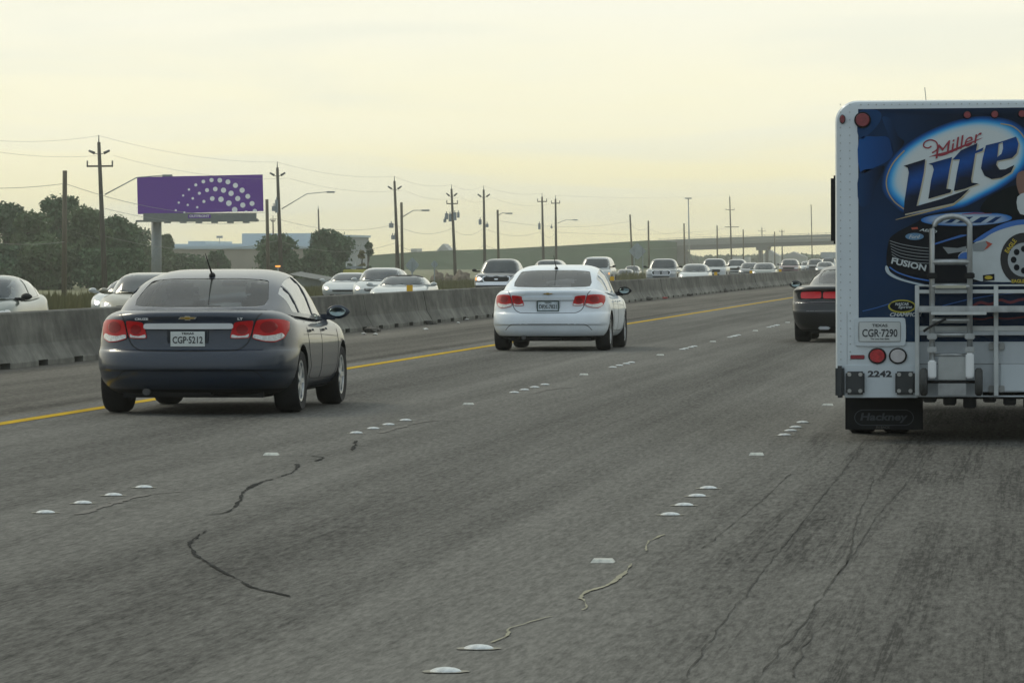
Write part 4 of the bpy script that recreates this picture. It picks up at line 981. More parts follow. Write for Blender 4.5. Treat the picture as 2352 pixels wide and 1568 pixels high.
# ================================================================== DELIVERY TRUCK
YR = 38.4
def tp(px, py): p = at(px, py, YR); return (p.x, p.z)
def r3(x, y): return tp((1900+x/3.136)*0.98, (200+y/3.136)*0.98)
def r4(x, y): return tp((1840+x/3.409)*0.98, (600+y/3.409)*0.98)
XL = tp(1919, 700)[0]; ZT_ = tp(2200, 227)[1]; ZB = tp(2100, 911)[1]; TW = 2.74; XR = XL+TW
truck = thing('delivery_truck', 'white beverage delivery truck with blue racing graphic on its back, right edge', 'truck', ((XL+XR)/2, YR, 0))
TX = (XL+XR)/2
def TL(o):      # mesh authored in world coordinates -> truck space
    for v in o.data.vertices: v.co.x -= TX; v.co.y -= YR
    return o
twhite = mat('truck_white', (0.56, 0.62, 0.65), 0.35, vary=0.07, scale=1.3, coat=0.4)
twhite2 = mat('truck_panel_white', (0.49, 0.535, 0.56), 0.45, vary=0.16, scale=2.0, stretch=(1, 1, 0.4))
# body shell: rounded-top section extruded along the road
def shell(xl, xr, zb, zt, r, y0, y1, m, name, parent):
    sec = [(xl, zb)]
    for i in range(9): t = pi-pi/2*i/8; sec.append((xl+r+cos(t)*r, zt-r+sin(t)*r*0.95))
    for i in range(9): t = pi/2-pi/2*i/8; sec.append((xr-r+cos(t)*r, zt-r+sin(t)*r*0.95))
    sec.append((xr, zb)); n = len(sec); V = []; e = 0.035
    for y, k in ((y0, e), (y0+0.012, e*0.35), (y0+0.035, 0.0), (y1, 0.0)):
        cx, cz = (xl+xr)/2, (zb+zt)/2
        for x, z in sec: V.append((x+(k if x < cx else -k), y, z-(k if z > cz else 0)))
    Fc = [(i*n+j, i*n+(j+1) % n, (i+1)*n+(j+1) % n, (i+1)*n+j) for i in range(3) for j in range(n)]
    Fc += [tuple(reversed(range(n))), tuple(range(3*n, 4*n))]
    o = mesh_obj(name, V, Fc, m, parent, True); fixn(o); o.data.set_sharp_from_angle(angle=radians(30)); return o
TL(shell(XL, XR, ZB+0.22, ZT_, 0.19, YR, YR+6.6, twhite, 'box_body', truck))
LAY = [0]
def flatm(name, polyw, m, d, parent=truck, thick=0.003, holes=(), colf=None, step=0):
    V, Fc = fill(polyw, step, holes); n = len(V)
    vs = [(p[0], YR-d, p[1]) for p in V]
    o = mesh_obj(name, vs, [tuple(reversed(f)) for f in Fc], m, parent)
    bm = bmesh.new(); bm.from_mesh(o.data); bmesh.ops.recalc_face_normals(bm, faces=bm.faces)
    if sum(f.normal.y for f in bm.faces) > 0: bmesh.ops.reverse_faces(bm, faces=bm.faces)
    bm.to_mesh(o.data); bm.free()
    if colf:
        ca = o.data.color_attributes.new('ink', 'FLOAT_COLOR', 'POINT')
        for i, v in enumerate(o.data.vertices): ca.data[i].color = tuple(colf(v.co.x, v.co.z))+(1,)
    TL(o); return o
def P3(pts): return [r3(*p) for p in pts]
def P4(pts): return [r4(*p) for p in pts]
def lerp(a, b, t): t = max(0, min(1, t)); return tuple(x+(y-x)*t for x, y in zip(a, b))
ink = mat('printed_vinyl', (0.5, 0.5, 0.5), 0.6, attr='ink', spec=0.2)
NV, NV2, BL, SKY_, WHT_, KB = (0.008, 0.024, 0.060), (0.010, 0.052, 0.15), (0.012, 0.085, 0.29), (0.05, 0.33, 0.70), (0.60, 0.66, 0.67), (0.006, 0.008, 0.012)
gx0, gz1 = r3(349, 176); gz0 = r4(600, 685)[1]; gx1 = XR-0.16
def bgc(x, z):
    u = (x-gx0)/1.2; v = (gz1-z)/(gz1-gz0)
    c = lerp(NV2, NV, min(1, u*1.3)); n = noise.noise(Vector((x*2.2, z*2.2, 0.3)))*0.5+0.5
    c = lerp(c, KB, 0.25+0.55*n*(1-abs(v-0.2)));
    if v > 0.62: c = lerp(c, (0.009, 0.032, 0.075), (v-0.62)*3)
    return c
gp_ = flatm('printed_graphic', [(gx0, gz0), (gx1, gz0), (gx1, gz1+0.005), (gx0, gz1)], ink, 0.004, colf=bgc, step=0.07)
def art(name, pts, m, d, **k):
    o = flatm(name, pts, m, d, parent=gp_, **k); return o
for pl, c0, c1 in (([(355, 400), (480, 378), (575, 388), (605, 500), (560, 560), (480, 600), (365, 640)], BL, (0.01, 0.045, 0.15)), ([(355, 195), (490, 185), (520, 240), (460, 330), (355, 395)], (0.012, 0.05, 0.14), NV2), ([(525, 240), (590, 250), (640, 370), (690, 420), (612, 500), (580, 385)], (0.012, 0.05, 0.14), KB),
                   ([(355, 650), (480, 610), (545, 600), (470, 760), (450, 860), (358, 880)], (0.01, 0.045, 0.13), KB)):
    xs = [r3(*p)[0] for p in pl]; a, b = min(xs), max(xs)
    art('flag_check', smooth_poly(P3(pl), 3), ink, 0.0055, colf=lambda x, z, a=a, b=b, c0=c0, c1=c1: lerp(c0, c1, (x-a)/(b-a)), step=0.08)
oval = smooth_poly([(548, 735), (562, 640), (610, 545), (700, 455), (820, 375), (960, 310), (1100, 265), (1250, 243), (1400, 258), (1500, 295), (1575, 360), (1615, 450), (1590, 560), (1520, 650), (1400, 742), (1250, 822), (1120, 885), (980, 912), (800, 940), (690, 915), (620, 855), (570, 800)], 4)
oc = (1085, 590)
sc_o = lambda k, dx=0, dy=0: [r3(oc[0]+(x-oc[0])*k+dx, oc[1]+(y-oc[1])*k+dy) for x, y in oval]
# concentric printed rings with a soft colour change
def rings(name, ks, cs, d):
    V, Fc, C_ = [], [], []
    for k, c in zip(ks, cs):
        V += [(p[0], YR-d, p[1]) for p in sc_o(k)]; C_ += [c]*len(oval)
    n = len(oval)
    for i in range(len(ks)-1):
        for j in range(n): Fc.append((i*n+j, i*n+(j+1) % n, (i+1)*n+(j+1) % n, (i+1)*n+j))
    Fc.append(tuple((len(ks)-1)*n+j for j in range(n)))
    o = mesh_obj(name, V, Fc, ink, gp_); ca = o.data.color_attributes.new('ink', 'FLOAT_COLOR', 'POINT')
    for i, c in enumerate(C_): ca.data[i].color = tuple(c)+(1,)
    bm = bmesh.new(); bm.from_mesh(o.data); bmesh.ops.recalc_face_normals(bm, faces=bm.faces)
    if sum(f.normal.y for f in bm.faces) > 0: bmesh.ops.reverse_faces(bm, faces=bm.faces)
    bm.to_mesh(o.data); bm.free(); TL(o)
rings('logo_oval', [1.05, 1.0, 0.975, 0.95, 0.925, 0.89, 0.84, 0.76], [(0.01, 0.03, 0.08), (0.012, 0.09, 0.32), (0.02, 0.16, 0.48), (0.03, 0.26, 0.62), (0.06, 0.36, 0.72), (0.22, 0.52, 0.76), (0.50, 0.63, 0.70), WHT_], 0.007)
goldp = mat('gold_print', (0.42, 0.34, 0.17), 0.4)
art('gold_outline', [r3(*p) for p in strip(smooth_poly([(690, 912), (620, 860), (572, 790), (556, 715), (572, 640), (615, 560), (690, 480)], 5, False), 9)], goldp, 0.010)
art('gold_outline', [r3(*p) for p in strip(smooth_poly([(1395, 283), (1480, 300), (1540, 345), (1585, 410)], 5, False), 9)], goldp, 0.010)
art('gold_outline', [r3(*p) for p in strip([(625, 988), (830, 935), (1050, 880), (1130, 815)], [4, 12, 9, 6])], goldp, 0.0115)
zz0, zz1 = r3(900, 940)[1], r3(900, 400)[1]
def litec(x, z):
    # metallic blue band that climbs to the right
    zb = r3(760, 700)[1]+(x-r3(760, 700)[0])*0.36; d_ = abs(z-zb)/0.125
    return lerp((0.012, 0.085, 0.34), (0.012, 0.018, 0.035), d_)
L_ = [(683, 593), (843, 543), (832, 640), (806, 770), (778, 888), (960, 836), (1168, 762), (1105, 825), (1050, 866), (830, 915), (683, 948), (690, 850), (722, 640), (712, 605)]
i_ = [(866, 578), (1040, 528), (1024, 600), (997, 760), (1035, 765), (1028, 788), (865, 835), (885, 700), (905, 620), (895, 588)]
t_ = [(1042, 548), (1105, 478), (1226, 425), (1216, 482), (1272, 457), (1262, 483), (1210, 502), (1180, 690), (1184, 716), (1236, 722), (1130, 762), (1052, 778), (1076, 640), (1096, 545)]
e_ = [(1288, 442), (1400, 415), (1510, 378), (1528, 430), (1514, 500), (1480, 535), (1370, 557), (1364, 585), (1388, 620), (1430, 618), (1498, 585), (1472, 640), (1400, 680), (1330, 690), (1278, 665), (1252, 610), (1264, 540)]
eh = [(1382, 432), (1412, 418), (1414, 465), (1402, 505), (1372, 528)]
gsh = [(12, 12)]
for nm, pl, hl_ in (('letter_l', L_, ()), ('letter_i', i_, ()), ('letter_t', t_, ()), ('letter_e', e_, (eh,))):
    art('letter_shadow', P3([(x+11, y+8) for x, y in pl]), mat('pale_gold_print', (0.50, 0.47, 0.36), 0.4), 0.0085, holes=[P3([(x+8, y+6) for x, y in h]) for h in hl_])
    art(nm, P3(pl), ink, 0.0105, colf=litec, step=0.045, holes=[P3(h) for h in hl_])
redp = mat('red_print', (0.28, 0.025, 0.045), 0.45)
mx_, mz_ = r3(1082, 430)
o = text('Miller', 0.235, mx_, YR-0.0145, mz_, redp, gp_, rot=radians(21), shear=0.45, bold=0.0, fit=(0.445, 0.105)); TL(o)
art('swash', P3(smooth_poly([(868, 528), (930, 505), (1010, 484), (1120, 440), (1268, 384), (1130, 452), (1020, 500), (965, 520), (905, 522)], 4)), redp, 0.011)
art('swash', [r3(*p) for p in strip(smooth_poly([(900, 500), (935, 470), (925, 420), (880, 400), (835, 420), (832, 455), (865, 462), (885, 448)], 5, False), [3, 14, 16, 12, 9, 8, 6, 3] + [3]*100)] if False else [r3(*p) for p in strip(smooth_poly([(893, 497), (930, 470), (925, 420), (880, 402), (838, 420), (832, 450), (862, 462), (888, 448)], 5, False), 10)], redp, 0.0112)
# printed stock car
kb = mat('print_black', KB, 0.6, spec=0.2); pw = mat('print_white', (0.50, 0.55, 0.56), 0.4, coat=0.3); pb = mat('print_blue', (0.02, 0.13, 0.45), 0.4, coat=0.3); pg = mat('print_grey', (0.25, 0.28, 0.29), 0.4)
art('printed_car', P3(smooth_poly([(572, 1150), (620, 1090), (700, 1045), (790, 1000), (870, 950), (1100, 925), (1475, 945), (1800, 980), (2100, 1060), (2150, 1300), (2050, 1450), (1800, 1460), (1500, 1445), (1250, 1440), (1000, 1478), (780, 1440), (640, 1395), (560, 1330)], 3)), kb, 0.006)
art('hood_oval', P3([(1145+335*cos(t*pi/20)+0, 983+50*sin(t*pi/20)-8*cos(t*pi/20)) for t in range(40)]), ink, 0.0075, colf=lambda x, z: lerp((0.52, 0.60, 0.62), (0.02, 0.16, 0.5), (((x-r3(1145, 985)[0])/0.385)**2+((z-r3(1145, 985)[1])/0.058)**2)**1.5), step=0.03)
for a, b in ((905, 945), (985, 1025), (1070, 1120), (1180, 1240), (1290, 1330)):
    art('hood_letter', P3([(a, 1012), (a+70, 968), (b+75, 965), (b+10, 1010)]), mat('print_navy', (0.01, 0.04, 0.13), 0.6, spec=0.2), 0.009)
art('hood_script', [r3(*p) for p in strip([(1110, 948), (1200, 940), (1330, 942)], [4, 9, 3])], redp, 0.0092)
art('fender', P3(smooth_poly([(1092, 1275), (1100, 1235), (1195, 1165), (1330, 1075), (1440, 1030), (1600, 1005), (1900, 1040), (2080, 1110), (2080, 1440), (1800, 1440), (1250, 1440), (1180, 1365)], 3)), pw, 0.0075)
art('blue_stripe', P3(smooth_poly([(1192, 1150), (1290, 1080), (1420, 1015), (1570, 985), (1800, 1000), (1800, 1030), (1570, 1022), (1430, 1050), (1330, 1090), (1260, 1135)], 3)), pb, 0.009)
art('blue_stripe', P3(smooth_poly([(1085, 1280), (1100, 1240), (1150, 1225), (1160, 1255), (1130, 1290)], 3)), pb, 0.009)
art('blue_stripe', P3([(880, 1170), (1100, 1100), (1180, 1095), (1000, 1145), (890, 1180)]), pb, 0.009)
for cx_, rr in ((1572, 1.0), (2050, 0.8)):
    art('printed_tyre', P3([(cx_+178*rr*cos(t*pi/18), 1278+195*sin(t*pi/18)) for t in range(36)]), mat('print_tyre', (0.012, 0.013, 0.014), 0.5), 0.0105)
    art('printed_rim', P3([(cx_-5+118*rr*cos(t*pi/18), 1282+125*sin(t*pi/18)) for t in range(36)]), mat('print_rim', (0.36, 0.39, 0.40), 0.4), 0.012)
    for k in range(8): art('rim_hole', P3([(cx_-5+75*rr*cos(k*pi/4)+22*cos(t*pi/5), 1282+80*sin(k*pi/4)+24*sin(t*pi/5)) for t in range(10)]), kb, 0.0132)
for t_a, tx in ((0.0, 'GOOD'), ):
    o = text('EAGLE', 0.07, *(lambda p: (p[0], YR-0.0125, p[1]))(r3(1470, 1180)), mat('yellow_print', (0.5, 0.38, 0.03), 0.5), gp_, rot=radians(55), bold=0.002, fit=(0.13, 0.04)); TL(o)
    o = text('EAGLE', 0.06, *(lambda p: (p[0], YR-0.0125, p[1]))(r3(1525, 1438)), MATS['yellow_print'], gp_, rot=0, bold=0.002, fit=(0.11, 0.03)); TL(o)
art('headlight_print', P3([(1190, 1165), (1290, 1143), (1335, 1165), (1270, 1218), (1195, 1218)]), pg, 0.011)
art('headlight_print', P3([(1285, 1143), (1337, 1165), (1300, 1198), (1275, 1212), (1300, 1172)]), mat('print_orange', (0.42, 0.07, 0.04), 0.4), 0.012)
art('headlight_print', P3([(970, 1188), (1080, 1196), (1145, 1182), (1140, 1218), (1010, 1238)]), pg, 0.011)
art('fog_print', P3([(1265, 1395), (1350, 1385), (1352, 1432), (1268, 1440)]), kb, 0.010); art('fog_print', P3([(1308+30*cos(t*pi/6), 1412+14*sin(t*pi/6)) for t in range(12)]), MATS['yellow_print'], 0.0115)
art('oval_badge', P3([(764+68*cos(t*pi/12), 1111+26*sin(t*pi/12)) for t in range(24)]), mat('print_badge', (0.10, 0.22, 0.36), 0.4), 0.0085)
o = text('Ford', 0.055, *(lambda p: (p[0], YR-0.0095, p[1]))(r3(764, 1112)), pw, gp_, shear=0.3, bold=0.001, fit=(0.095, 0.03)); TL(o)
for k in range(6):
    y0 = 1150+k*20
    art('grille_bar', [r3(*p) for p in strip(smooth_poly([(582+k*3, y0-8), (660, y0+16+k*3), (780, y0+38+k*3), (884, y0+48+k*2)], 3, False), 4.5)], pg, 0.009)
o = text('FUSION', 0.092, *(lambda p: (p[0], YR-0.0095, p[1]))(r3(722, 1315)), pw, gp_, rot=radians(-13), bold=0.003, fit=(0.30, 0.055)); TL(o)
art('splitter', [r3(*p) for p in strip(smooth_poly([(556, 1325), (575, 1378), (660, 1425), (800, 1462), (900, 1480), (1030, 1490)], 4, False), [6, 20, 26, 26, 24, 22, 20, 18, 16, 14, 14, 14, 14, 14, 12, 12, 12, 10, 10, 8, 4])], ink, 0.0105, colf=lambda x, z: (0.46, 0.54, 0.58))
art('blue_stripe', [r3(*p) for p in strip(smooth_poly([(580, 1335), (640, 1375), (760, 1415), (900, 1440)], 4, False), 10)], pb, 0.0102)
art('sponsor_mark', P3([(740, 1046), (785, 1042), (790, 1056), (745, 1060)]), MATS['print_orange'], 0.0085)
o = text('AERO', 0.05, *(lambda p: (p[0], YR-0.0092, p[1]))(r3(865, 1068)), pw, gp_, rot=radians(-8), shear=0.3, bold=0.0015, fit=(0.15, 0.024)); TL(o)
# printed figure at the far edge: sleeve and shirt only
art('printed_figure', P3(smooth_poly([(1530, 640), (1600, 640), (1620, 800), (1560, 840), (1520, 760), (1512, 690)], 3)), mat('print_skin', (0.22, 0.12, 0.09), 0.5), 0.0125)
art('printed_shirt', P3(smooth_poly([(1520, 820), (1620, 790), (1700, 900), (1680, 950), (1540, 945)], 3)), pw, 0.0135)
art('sleeve', P3(smooth_poly([(1300, 830), (1480, 740), (1525, 770), (1535, 945), (1400, 940), (1250, 930)], 3)), mat('print_dark', (0.010, 0.014, 0.016), 0.7, spec=0.15), 0.0095)
# series badge lower left
art('series_badge', P4([(935+112*cos(t*pi/16), 402+54*sin(t*pi/16)) for t in range(32)]), mat('badge_yellow', (0.40, 0.36, 0.03), 0.4), 0.006)
art('series_badge', P4([(935+98*cos(t*pi/16), 400+42*sin(t*pi/16)) for t in range(32)]), kb, 0.0072)
o = text('NASCAR', 0.055, *(lambda p: (p[0], YR-0.0085, p[1]))(r4(933, 383)), pw, gp_, shear=0.3, bold=0.0015, fit=(0.115, 0.024)); TL(o)
o = text('Sprint', 0.06, *(lambda p: (p[0], YR-0.0085, p[1]))(r4(960, 410)), pw, gp_, shear=0.2, bold=0.001, fit=(0.12, 0.032)); TL(o)
o = text('CHAMPION', 0.062, *(lambda p: (p[0], YR-0.0085, p[1]))(r4(965, 467)), pw, gp_, shear=0.25, bold=0.002, fit=(0.27, 0.034)); TL(o)
art('red_script', [r4(*p) for p in strip(smooth_poly([(1500, 400), (1560, 370), (1640, 385), (1720, 350), (1800, 370), (1900, 345), (2050, 360)], 4, False), 22)], mat('dark_red_print', (0.16, 0.02, 0.03), 0.5), 0.006)
art('red_script', [r4(*p) for p in strip(smooth_poly([(1480, 495), (1580, 505), (1650, 490), (1780, 500), (1950, 480)], 4, False), 14)], MATS['dark_red_print'], 0.006)
art('light_streak', [r4(*p) for p in strip(smooth_poly([(620, 440), (740, 410), (860, 372)], 4, False), 5)], pb, 0.006)
art('light_streak', [r4(*p) for p in strip(smooth_poly([(1250, 400), (1450, 350), (1650, 315), (1900, 290)], 4, False), 6)], pb, 0.006)

# lower part: plate housing, lamps, bumper plate
def tbox(name, xa, xb, za, zb, d0, d1, m, parent=truck, bevel=0.004, mb=None):
    b = MB().box(min(xa, xb), max(xa, xb), YR-d1, YR-d0, min(za, zb), max(za, zb), bevel)
    return TL(b.build(name, m, parent, angle=40))
x0, z1 = r4(556, 490); x1, z0 = r4(966, 718)
hs = rounded([(x0, z0), (x1, z0), (x1, z1), (x0, z1)], 0.06)
def slab(name, poly, d0, d1, m, parent=truck):
    n = len(poly); V = [(x, YR-d1, z) for x, z in poly]+[(x, YR-d0, z) for x, z in poly]
    Fc = [tuple(range(n)), tuple(reversed(range(n, 2*n)))]+[(i, (i+1) % n, (i+1) % n+n, i+n) for i in range(n)]
    o = mesh_obj(name, V, Fc, m, parent); fixn(o); TL(o); return o
ph = slab('plate_housing', hs, 0.0, 0.02, twhite)
x0, z1 = r4(583, 522); x1, z0 = r4(928, 688)
slab('plate_recess', rounded([(x0, z0), (x1, z0), (x1, z1), (x0, z1)], 0.05), 0.018, 0.0215, mat('recess_grey', (0.30, 0.32, 0.32), 0.5), ph)
xa, za = r4(595, 680); xb, zb_ = r4(920, 530)
pl = tbox('license_plate', xa, xb, za, zb_, 0.0215, 0.026, mat('texas_plate_truck', (0.55, 0.58, 0.57), 0.45, vary=0.08), truck)
for st_, sz, y_, fit_, bo in (('CGR\u00b77290', 0.115, 614, (0.300, 0.068), 0.002), ('TEXAS', 0.045, 553, (0.132, 0.024), 0.001), ('The Lone Star State', 0.019, 660, (0.16, 0.013), 0.0003)):
    p_ = r4(758, y_); o = text(st_, sz, p_[0], YR-0.0275, p_[1], black_print, pl, bold=bo, fit=fit_); TL(o)
def lamp(name, cx_, cy_, rx, ry, m, rim, parent=truck, fn=r4):
    c0 = fn(cx_, cy_); a = abs(fn(cx_+rx, cy_)[0]-c0[0]); b = abs(fn(cx_, cy_+ry)[1]-c0[1])
    o = MB().disc(c0, a, b, YR-0.02, YR+0.002, 28).build(name, rim, parent); TL(o)
    o2 = MB().disc(c0, a*0.82, b*0.82, YR-0.034, YR-0.018, 28).build('lens', m, o, True); TL(o2); o2.data.set_sharp_from_angle(angle=radians(50)); return o
bright_red = mat('truck_red_lens', (0.42, 0.02, 0.025), 0.25, vary=0.35, scale=30, coat=0.5); drl = mat('truck_dark_red_lens', (0.20, 0.018, 0.025), 0.3, vary=0.3, scale=30, coat=0.4)
lamp('tail_lamp', 737, 797, 73, 65, bright_red, rubber); lamp('reversing_lamp', 902, 797, 73, 65, mat('truck_clear_lens', (0.52, 0.50, 0.50), 0.3, vary=0.1, scale=12), rubber)
lamp('upper_lamp', 382, 256, 62, 60, drl, rubber, fn=r3); lamp('marker_lamp', 234, 250, 22, 34, drl, rubber, fn=r3)
for cx_ in (1152, 1353, 1553, 1753): lamp('marker_lamp', cx_, 219-(cx_-1152)*0.02, 31, 30, drl, rubber, fn=r3)
a = r4(522, 790); b = r4(635, 823); tbox('side_reflector', a[0], b[0], a[1], b[1], 0, 0.008, mat('reflector_red', (0.27, 0.025, 0.035), 0.4))
a = r4(474, 872); b = r4(1062, 1130); tbox('bumper_plate', a[0], b[0], a[1], b[1], -0.1, 0.012, twhite)
c1 = r4(757, 940); o = text('2242', 0.155, c1[0], YR-0.0135, c1[1], black_print, truck, 'fleet_number', bold=0.006, fit=(0.205, 0.054)); TL(o)
rubber_pad = mat('rubber_pad', (0.035, 0.040, 0.042), 0.6)
for xa, xb in ((487, 637), (882, 1038)):
    a = r4(xa, 920); b = r4(xb, 1104); pd = tbox('dock_pad', a[0], b[0], a[1], b[1], 0.012, 0.07, rubber_pad, bevel=0.015)
    for fx in (0.2, 0.78):
        for fz in (0.13, 0.84):
            cxx = xa+(xb-xa)*fx; czz = 920+184*fz; c0 = r4(cxx, czz); TL(MB().disc(c0, 0.018, 0.018, YR-0.076, YR-0.069, 10).build('bolt', mat('bolt_steel', (0.4, 0.4, 0.38), 0.4, 0.8), pd))
a = r4(403, 876); b = r4(472, 1130); tbox('corner_guard', a[0], b[0], a[1], b[1], -0.2, 0.06, rubber_pad, bevel=0.02)
rv = MB()
for k in range(34):
    z_ = ZB+0.32+k*0.066
    for xx in (XL+0.045, XL+0.125): rv.disc((xx, z_), 0.006, 0.006, YR-0.003, YR+0.001, 6)
for k in range(36):
    rv.disc((XL+0.22+k*0.066, ZT_-0.045), 0.006, 0.006, YR-0.003, YR+0.001, 6)
o = TL(rv.build('rivets', mat('rivet_grey', (0.36, 0.38, 0.38), 0.5), truck)); o['kind'] = 'stuff'
a = r4(494, 440); b = r4(497, 868); tbox('panel_seam', a[0], b[0], a[1], b[1], 0.0, 0.002, mat('joint_grey2', (0.25, 0.26, 0.26), 0.6), bevel=0)
for zz_ in (720, 1060):
    for xx_ in (1650, 1730):
        a = r4(xx_, zz_); tbox('hinge', a[0]-0.025, a[0]+0.025, a[1]-0.03, a[1]+0.03, 0.006, 0.03, mat('hinge_steel', (0.33, 0.34, 0.33), 0.5, 0.4), bevel=0.006)
a = r3(190, 303); b = r3(213, 365); tbox('drip_hook', a[0], b[0], a[1], b[1], -0.05, -0.01, chrome, bevel=0.01)
# rear rack frame and roller panels
a = r4(1075, 690); tbox('rear_panel', a[0], XR-0.02, a[1], ZB+0.04, -0.02, 0.006, twhite2, bevel=0)
a = r4(1720, 862); b = r4(1909, 1078); tbox('lower_door', a[0], XR-0.1, a[1], b[1], 0.006, 0.015, twhite)
a = r4(1072, 858); tbox('panel_joint', a[0], XR-0.05, a[1], a[1]-0.006, 0.006, 0.009, mat('joint_grey', (0.2, 0.21, 0.21), 0.6), bevel=0)
a = r4(1580, 1084); tbox('lower_gap', a[0], XR-0.05, a[1], a[1]-0.03, 0.006, 0.012, black, bevel=0)
alu = mat('brushed_aluminium', (0.42, 0.44, 0.44), 0.42, 0.7, vary=0.2, scale=14, stretch=(1, 1, 0.3))
rackw = mat('rack_white', (0.55, 0.58, 0.57), 0.4, vary=0.12, scale=5)
rk = tbox('cargo_rack', r4(1040, 235)[0], r4(1074, 235)[0], r4(0, 235)[1], r4(0, 1110)[1], 0.03, 0.10, rackw)
tbox('upright', r4(1668, 235)[0], r4(1704, 235)[0], r4(0, 235)[1], r4(0, 1112)[1], 0.03, 0.10, rackw, rk)
for ya, yb, dd, mm in ((232, 246, 0.09, rackw), (272, 302, 0.09, rackw), (560, 600, 0.09, rackw), (600, 634, 0.08, twhite2)):
    tbox('rail', r4(1066, 0)[0], XR-0.1, r4(0, ya)[1], r4(0, yb)[1], 0.03, dd, mm, rk)
tbox('rail', r4(1066, 0)[0], XR-0.1, r4(0, 400)[1], r4(0, 450)[1], 0.05, 0.27, alu, rk, 0.01)
tbox('latch_bar', r4(1170, 0)[0], r4(1612, 0)[0], r4(0, 446)[1], r4(0, 470)[1], 0.26, 0.285, rackw, rk)
TL(MB().tube([(r4(1112, 0)[0], YR-0.29, r4(0, 598)[1]), (r4(1160, 0)[0], YR-0.30, r4(0, 565)[1]), (r4(1290, 0)[0], YR-0.29, r4(0, 500)[1])], 0.012, 6).build('strap', black, rk))
# hand truck hung on the rack
hx, hz = r4(1325, 1000); ht = thing('hand_truck', 'silver hand truck with looped handle strapped on the back of the delivery truck', 'hand truck', (hx, YR-0.2, 0.45))
def HT(o):
    for v in o.data.vertices: v.co.x -= hx; v.co.y -= YR-0.2; v.co.z -= 0.45
    return o
yh = YR-0.20
lx, rx = r4(1178, 0)[0], r4(1478, 0)[0]; zt_ = r3(0, 1060)[1]; zb_ = r4(0, 975)[1]; ztop = r3(0, 968)[1]
pts = [(lx, yh, zb_), (lx, yh, zt_)]
cxm = (lx+rx)/2+0.01
for i in range(1, 10): t = pi-pi*i/10; pts.append((cxm+cos(t)*(rx-lx)/2*1.0, yh, zt_+sin(t)*(ztop-zt_)))
pts += [(rx, yh, zt_), (rx, yh, zb_)]
HT(MB().tube(pts, 0.025, 10).build('frame_tube', alu, ht, True))
for y_, r_ in ((52, 0.026), (246, 0.028), (512, 0.026), (628, 0.02), (786, 0.012)):
    z_ = r4(0, y_)[1]; HT(MB().tube([(lx, yh, z_), (rx, yh, z_)], r_, 8).build('cross_bar', alu, ht, True))
for y_ in (160, 640, 745):
    for xx in (lx, rx): HT(MB().box(xx-0.042, xx+0.042, yh-0.05, yh+0.04, r4(0, y_)[1]-0.025, r4(0, y_)[1]+0.025, 0.008).build('clamp', black if y_ < 500 else alu, ht))
o = HT(MB().box(lx+0.03, rx-0.03, yh-0.035, yh-0.028, r4(0, 258)[1], r4(0, 236)[1]).build('nameplate', mat('cream_plate', (0.45, 0.44, 0.34), 0.5), ht))
for xx, za, zb2 in ((lx, 828, 972), (rx, 770, 972)): HT(MB().box(xx-0.035, xx+0.035, yh-0.055, yh+0.02, r4(0, zb2)[1], r4(0, za)[1], 0.012).build('stair_glide', white_print, ht))
for wx in (1112, 1550):
    c0 = r4(wx, 1000); ww = 0.065; zc_ = c0[1]; Rr = abs(r4(0, 890)[1]-zc_)
    m_ = MB(); m_.lathe_x([(-ww/2, Rr*0.5), (-ww/2, Rr*0.85), (-ww/4, Rr), (ww/4, Rr), (ww/2, Rr*0.85), (ww/2, Rr*0.5), (0, Rr*0.2), (0, 0.001)], c0[0], yh+0.02, zc_, 24)
    HT(m_.build('wheel', mat('grey_rubber', (0.055, 0.057, 0.055), 0.8), ht, True))
HT(MB().tube([(r4(1112, 0)[0], yh+0.02, hz), (r4(1550, 0)[0], yh+0.02, hz)], 0.013, 8).build('axle', black, ht, True))
HT(MB().box(lx+0.05, rx-0.03, yh-0.05, yh-0.04, r4(0, 1108)[1], r4(0, 1010)[1], 0.004).build('toe_plate', mat('worn_toe_plate', (0.30, 0.31, 0.31), 0.5, 0.4, vary=0.2, scale=8), ht))
HT(MB().box(lx+0.05, rx-0.03, yh+0.0, yh+0.01, r4(0, 985)[1], r4(0, 800)[1], 0.004).build('back_panel', mat('back_panel_grey', (0.40, 0.42, 0.41), 0.5, 0.2, vary=0.15, scale=4), ht))
# underbody, mudflap, wheels
uu = MB(); uu.box(XL+0.12, XR-0.12, YR+0.25, YR+9.6, 0.50, 0.66); uu.box(XL+0.7, XR-0.7, YR+0.1, YR+0.5, 0.36, 0.52, 0.02)
for k in range(7): xq = r4(1100, 0)[0]+k*0.17; uu.box(xq, xq+0.11, YR+0.05, YR+0.35, ZB-0.05-0.05*((k*7) % 3)/2, ZB+0.06, 0.01)
uu.tube([(XL+0.3, YR+1.95, 0.53), (XR-0.3, YR+1.95, 0.53)], 0.09, 10)
TL(uu.build('chassis', black, truck))
bm_ = MB().box(r4(1062, 0)[0], XR-0.02, YR-0.012, YR+0.1, ZB, ZB+0.045); TL(bm_.build('bumper_edge', twhite2, truck))
def flap(xa, xb, nm='mud_flap'):
    f = TL(MB().box(xa, xb, YR+0.40, YR+0.412, r4(0, 1398)[1], ZB+0.1, 0.003).build(nm, mat('flap_rubber', (0.010, 0.011, 0.012), 0.75, spec=0.25), truck)); return f
fa, fb = r4(462, 0)[0], r4(1090, 0)[0]
fl = flap(fa, fb); flap(XR-(fb-XL), XR-(fa-XL))
c0 = r4(778, 1305); logo = mat('flap_print', (0.06, 0.07, 0.08), 0.7)
o = text('Hackney', 0.185, c0[0], YR+0.398, c0[1], logo, fl, bold=0.006, shear=0.15, fit=(0.41, 0.085)); TL(o)
el = []
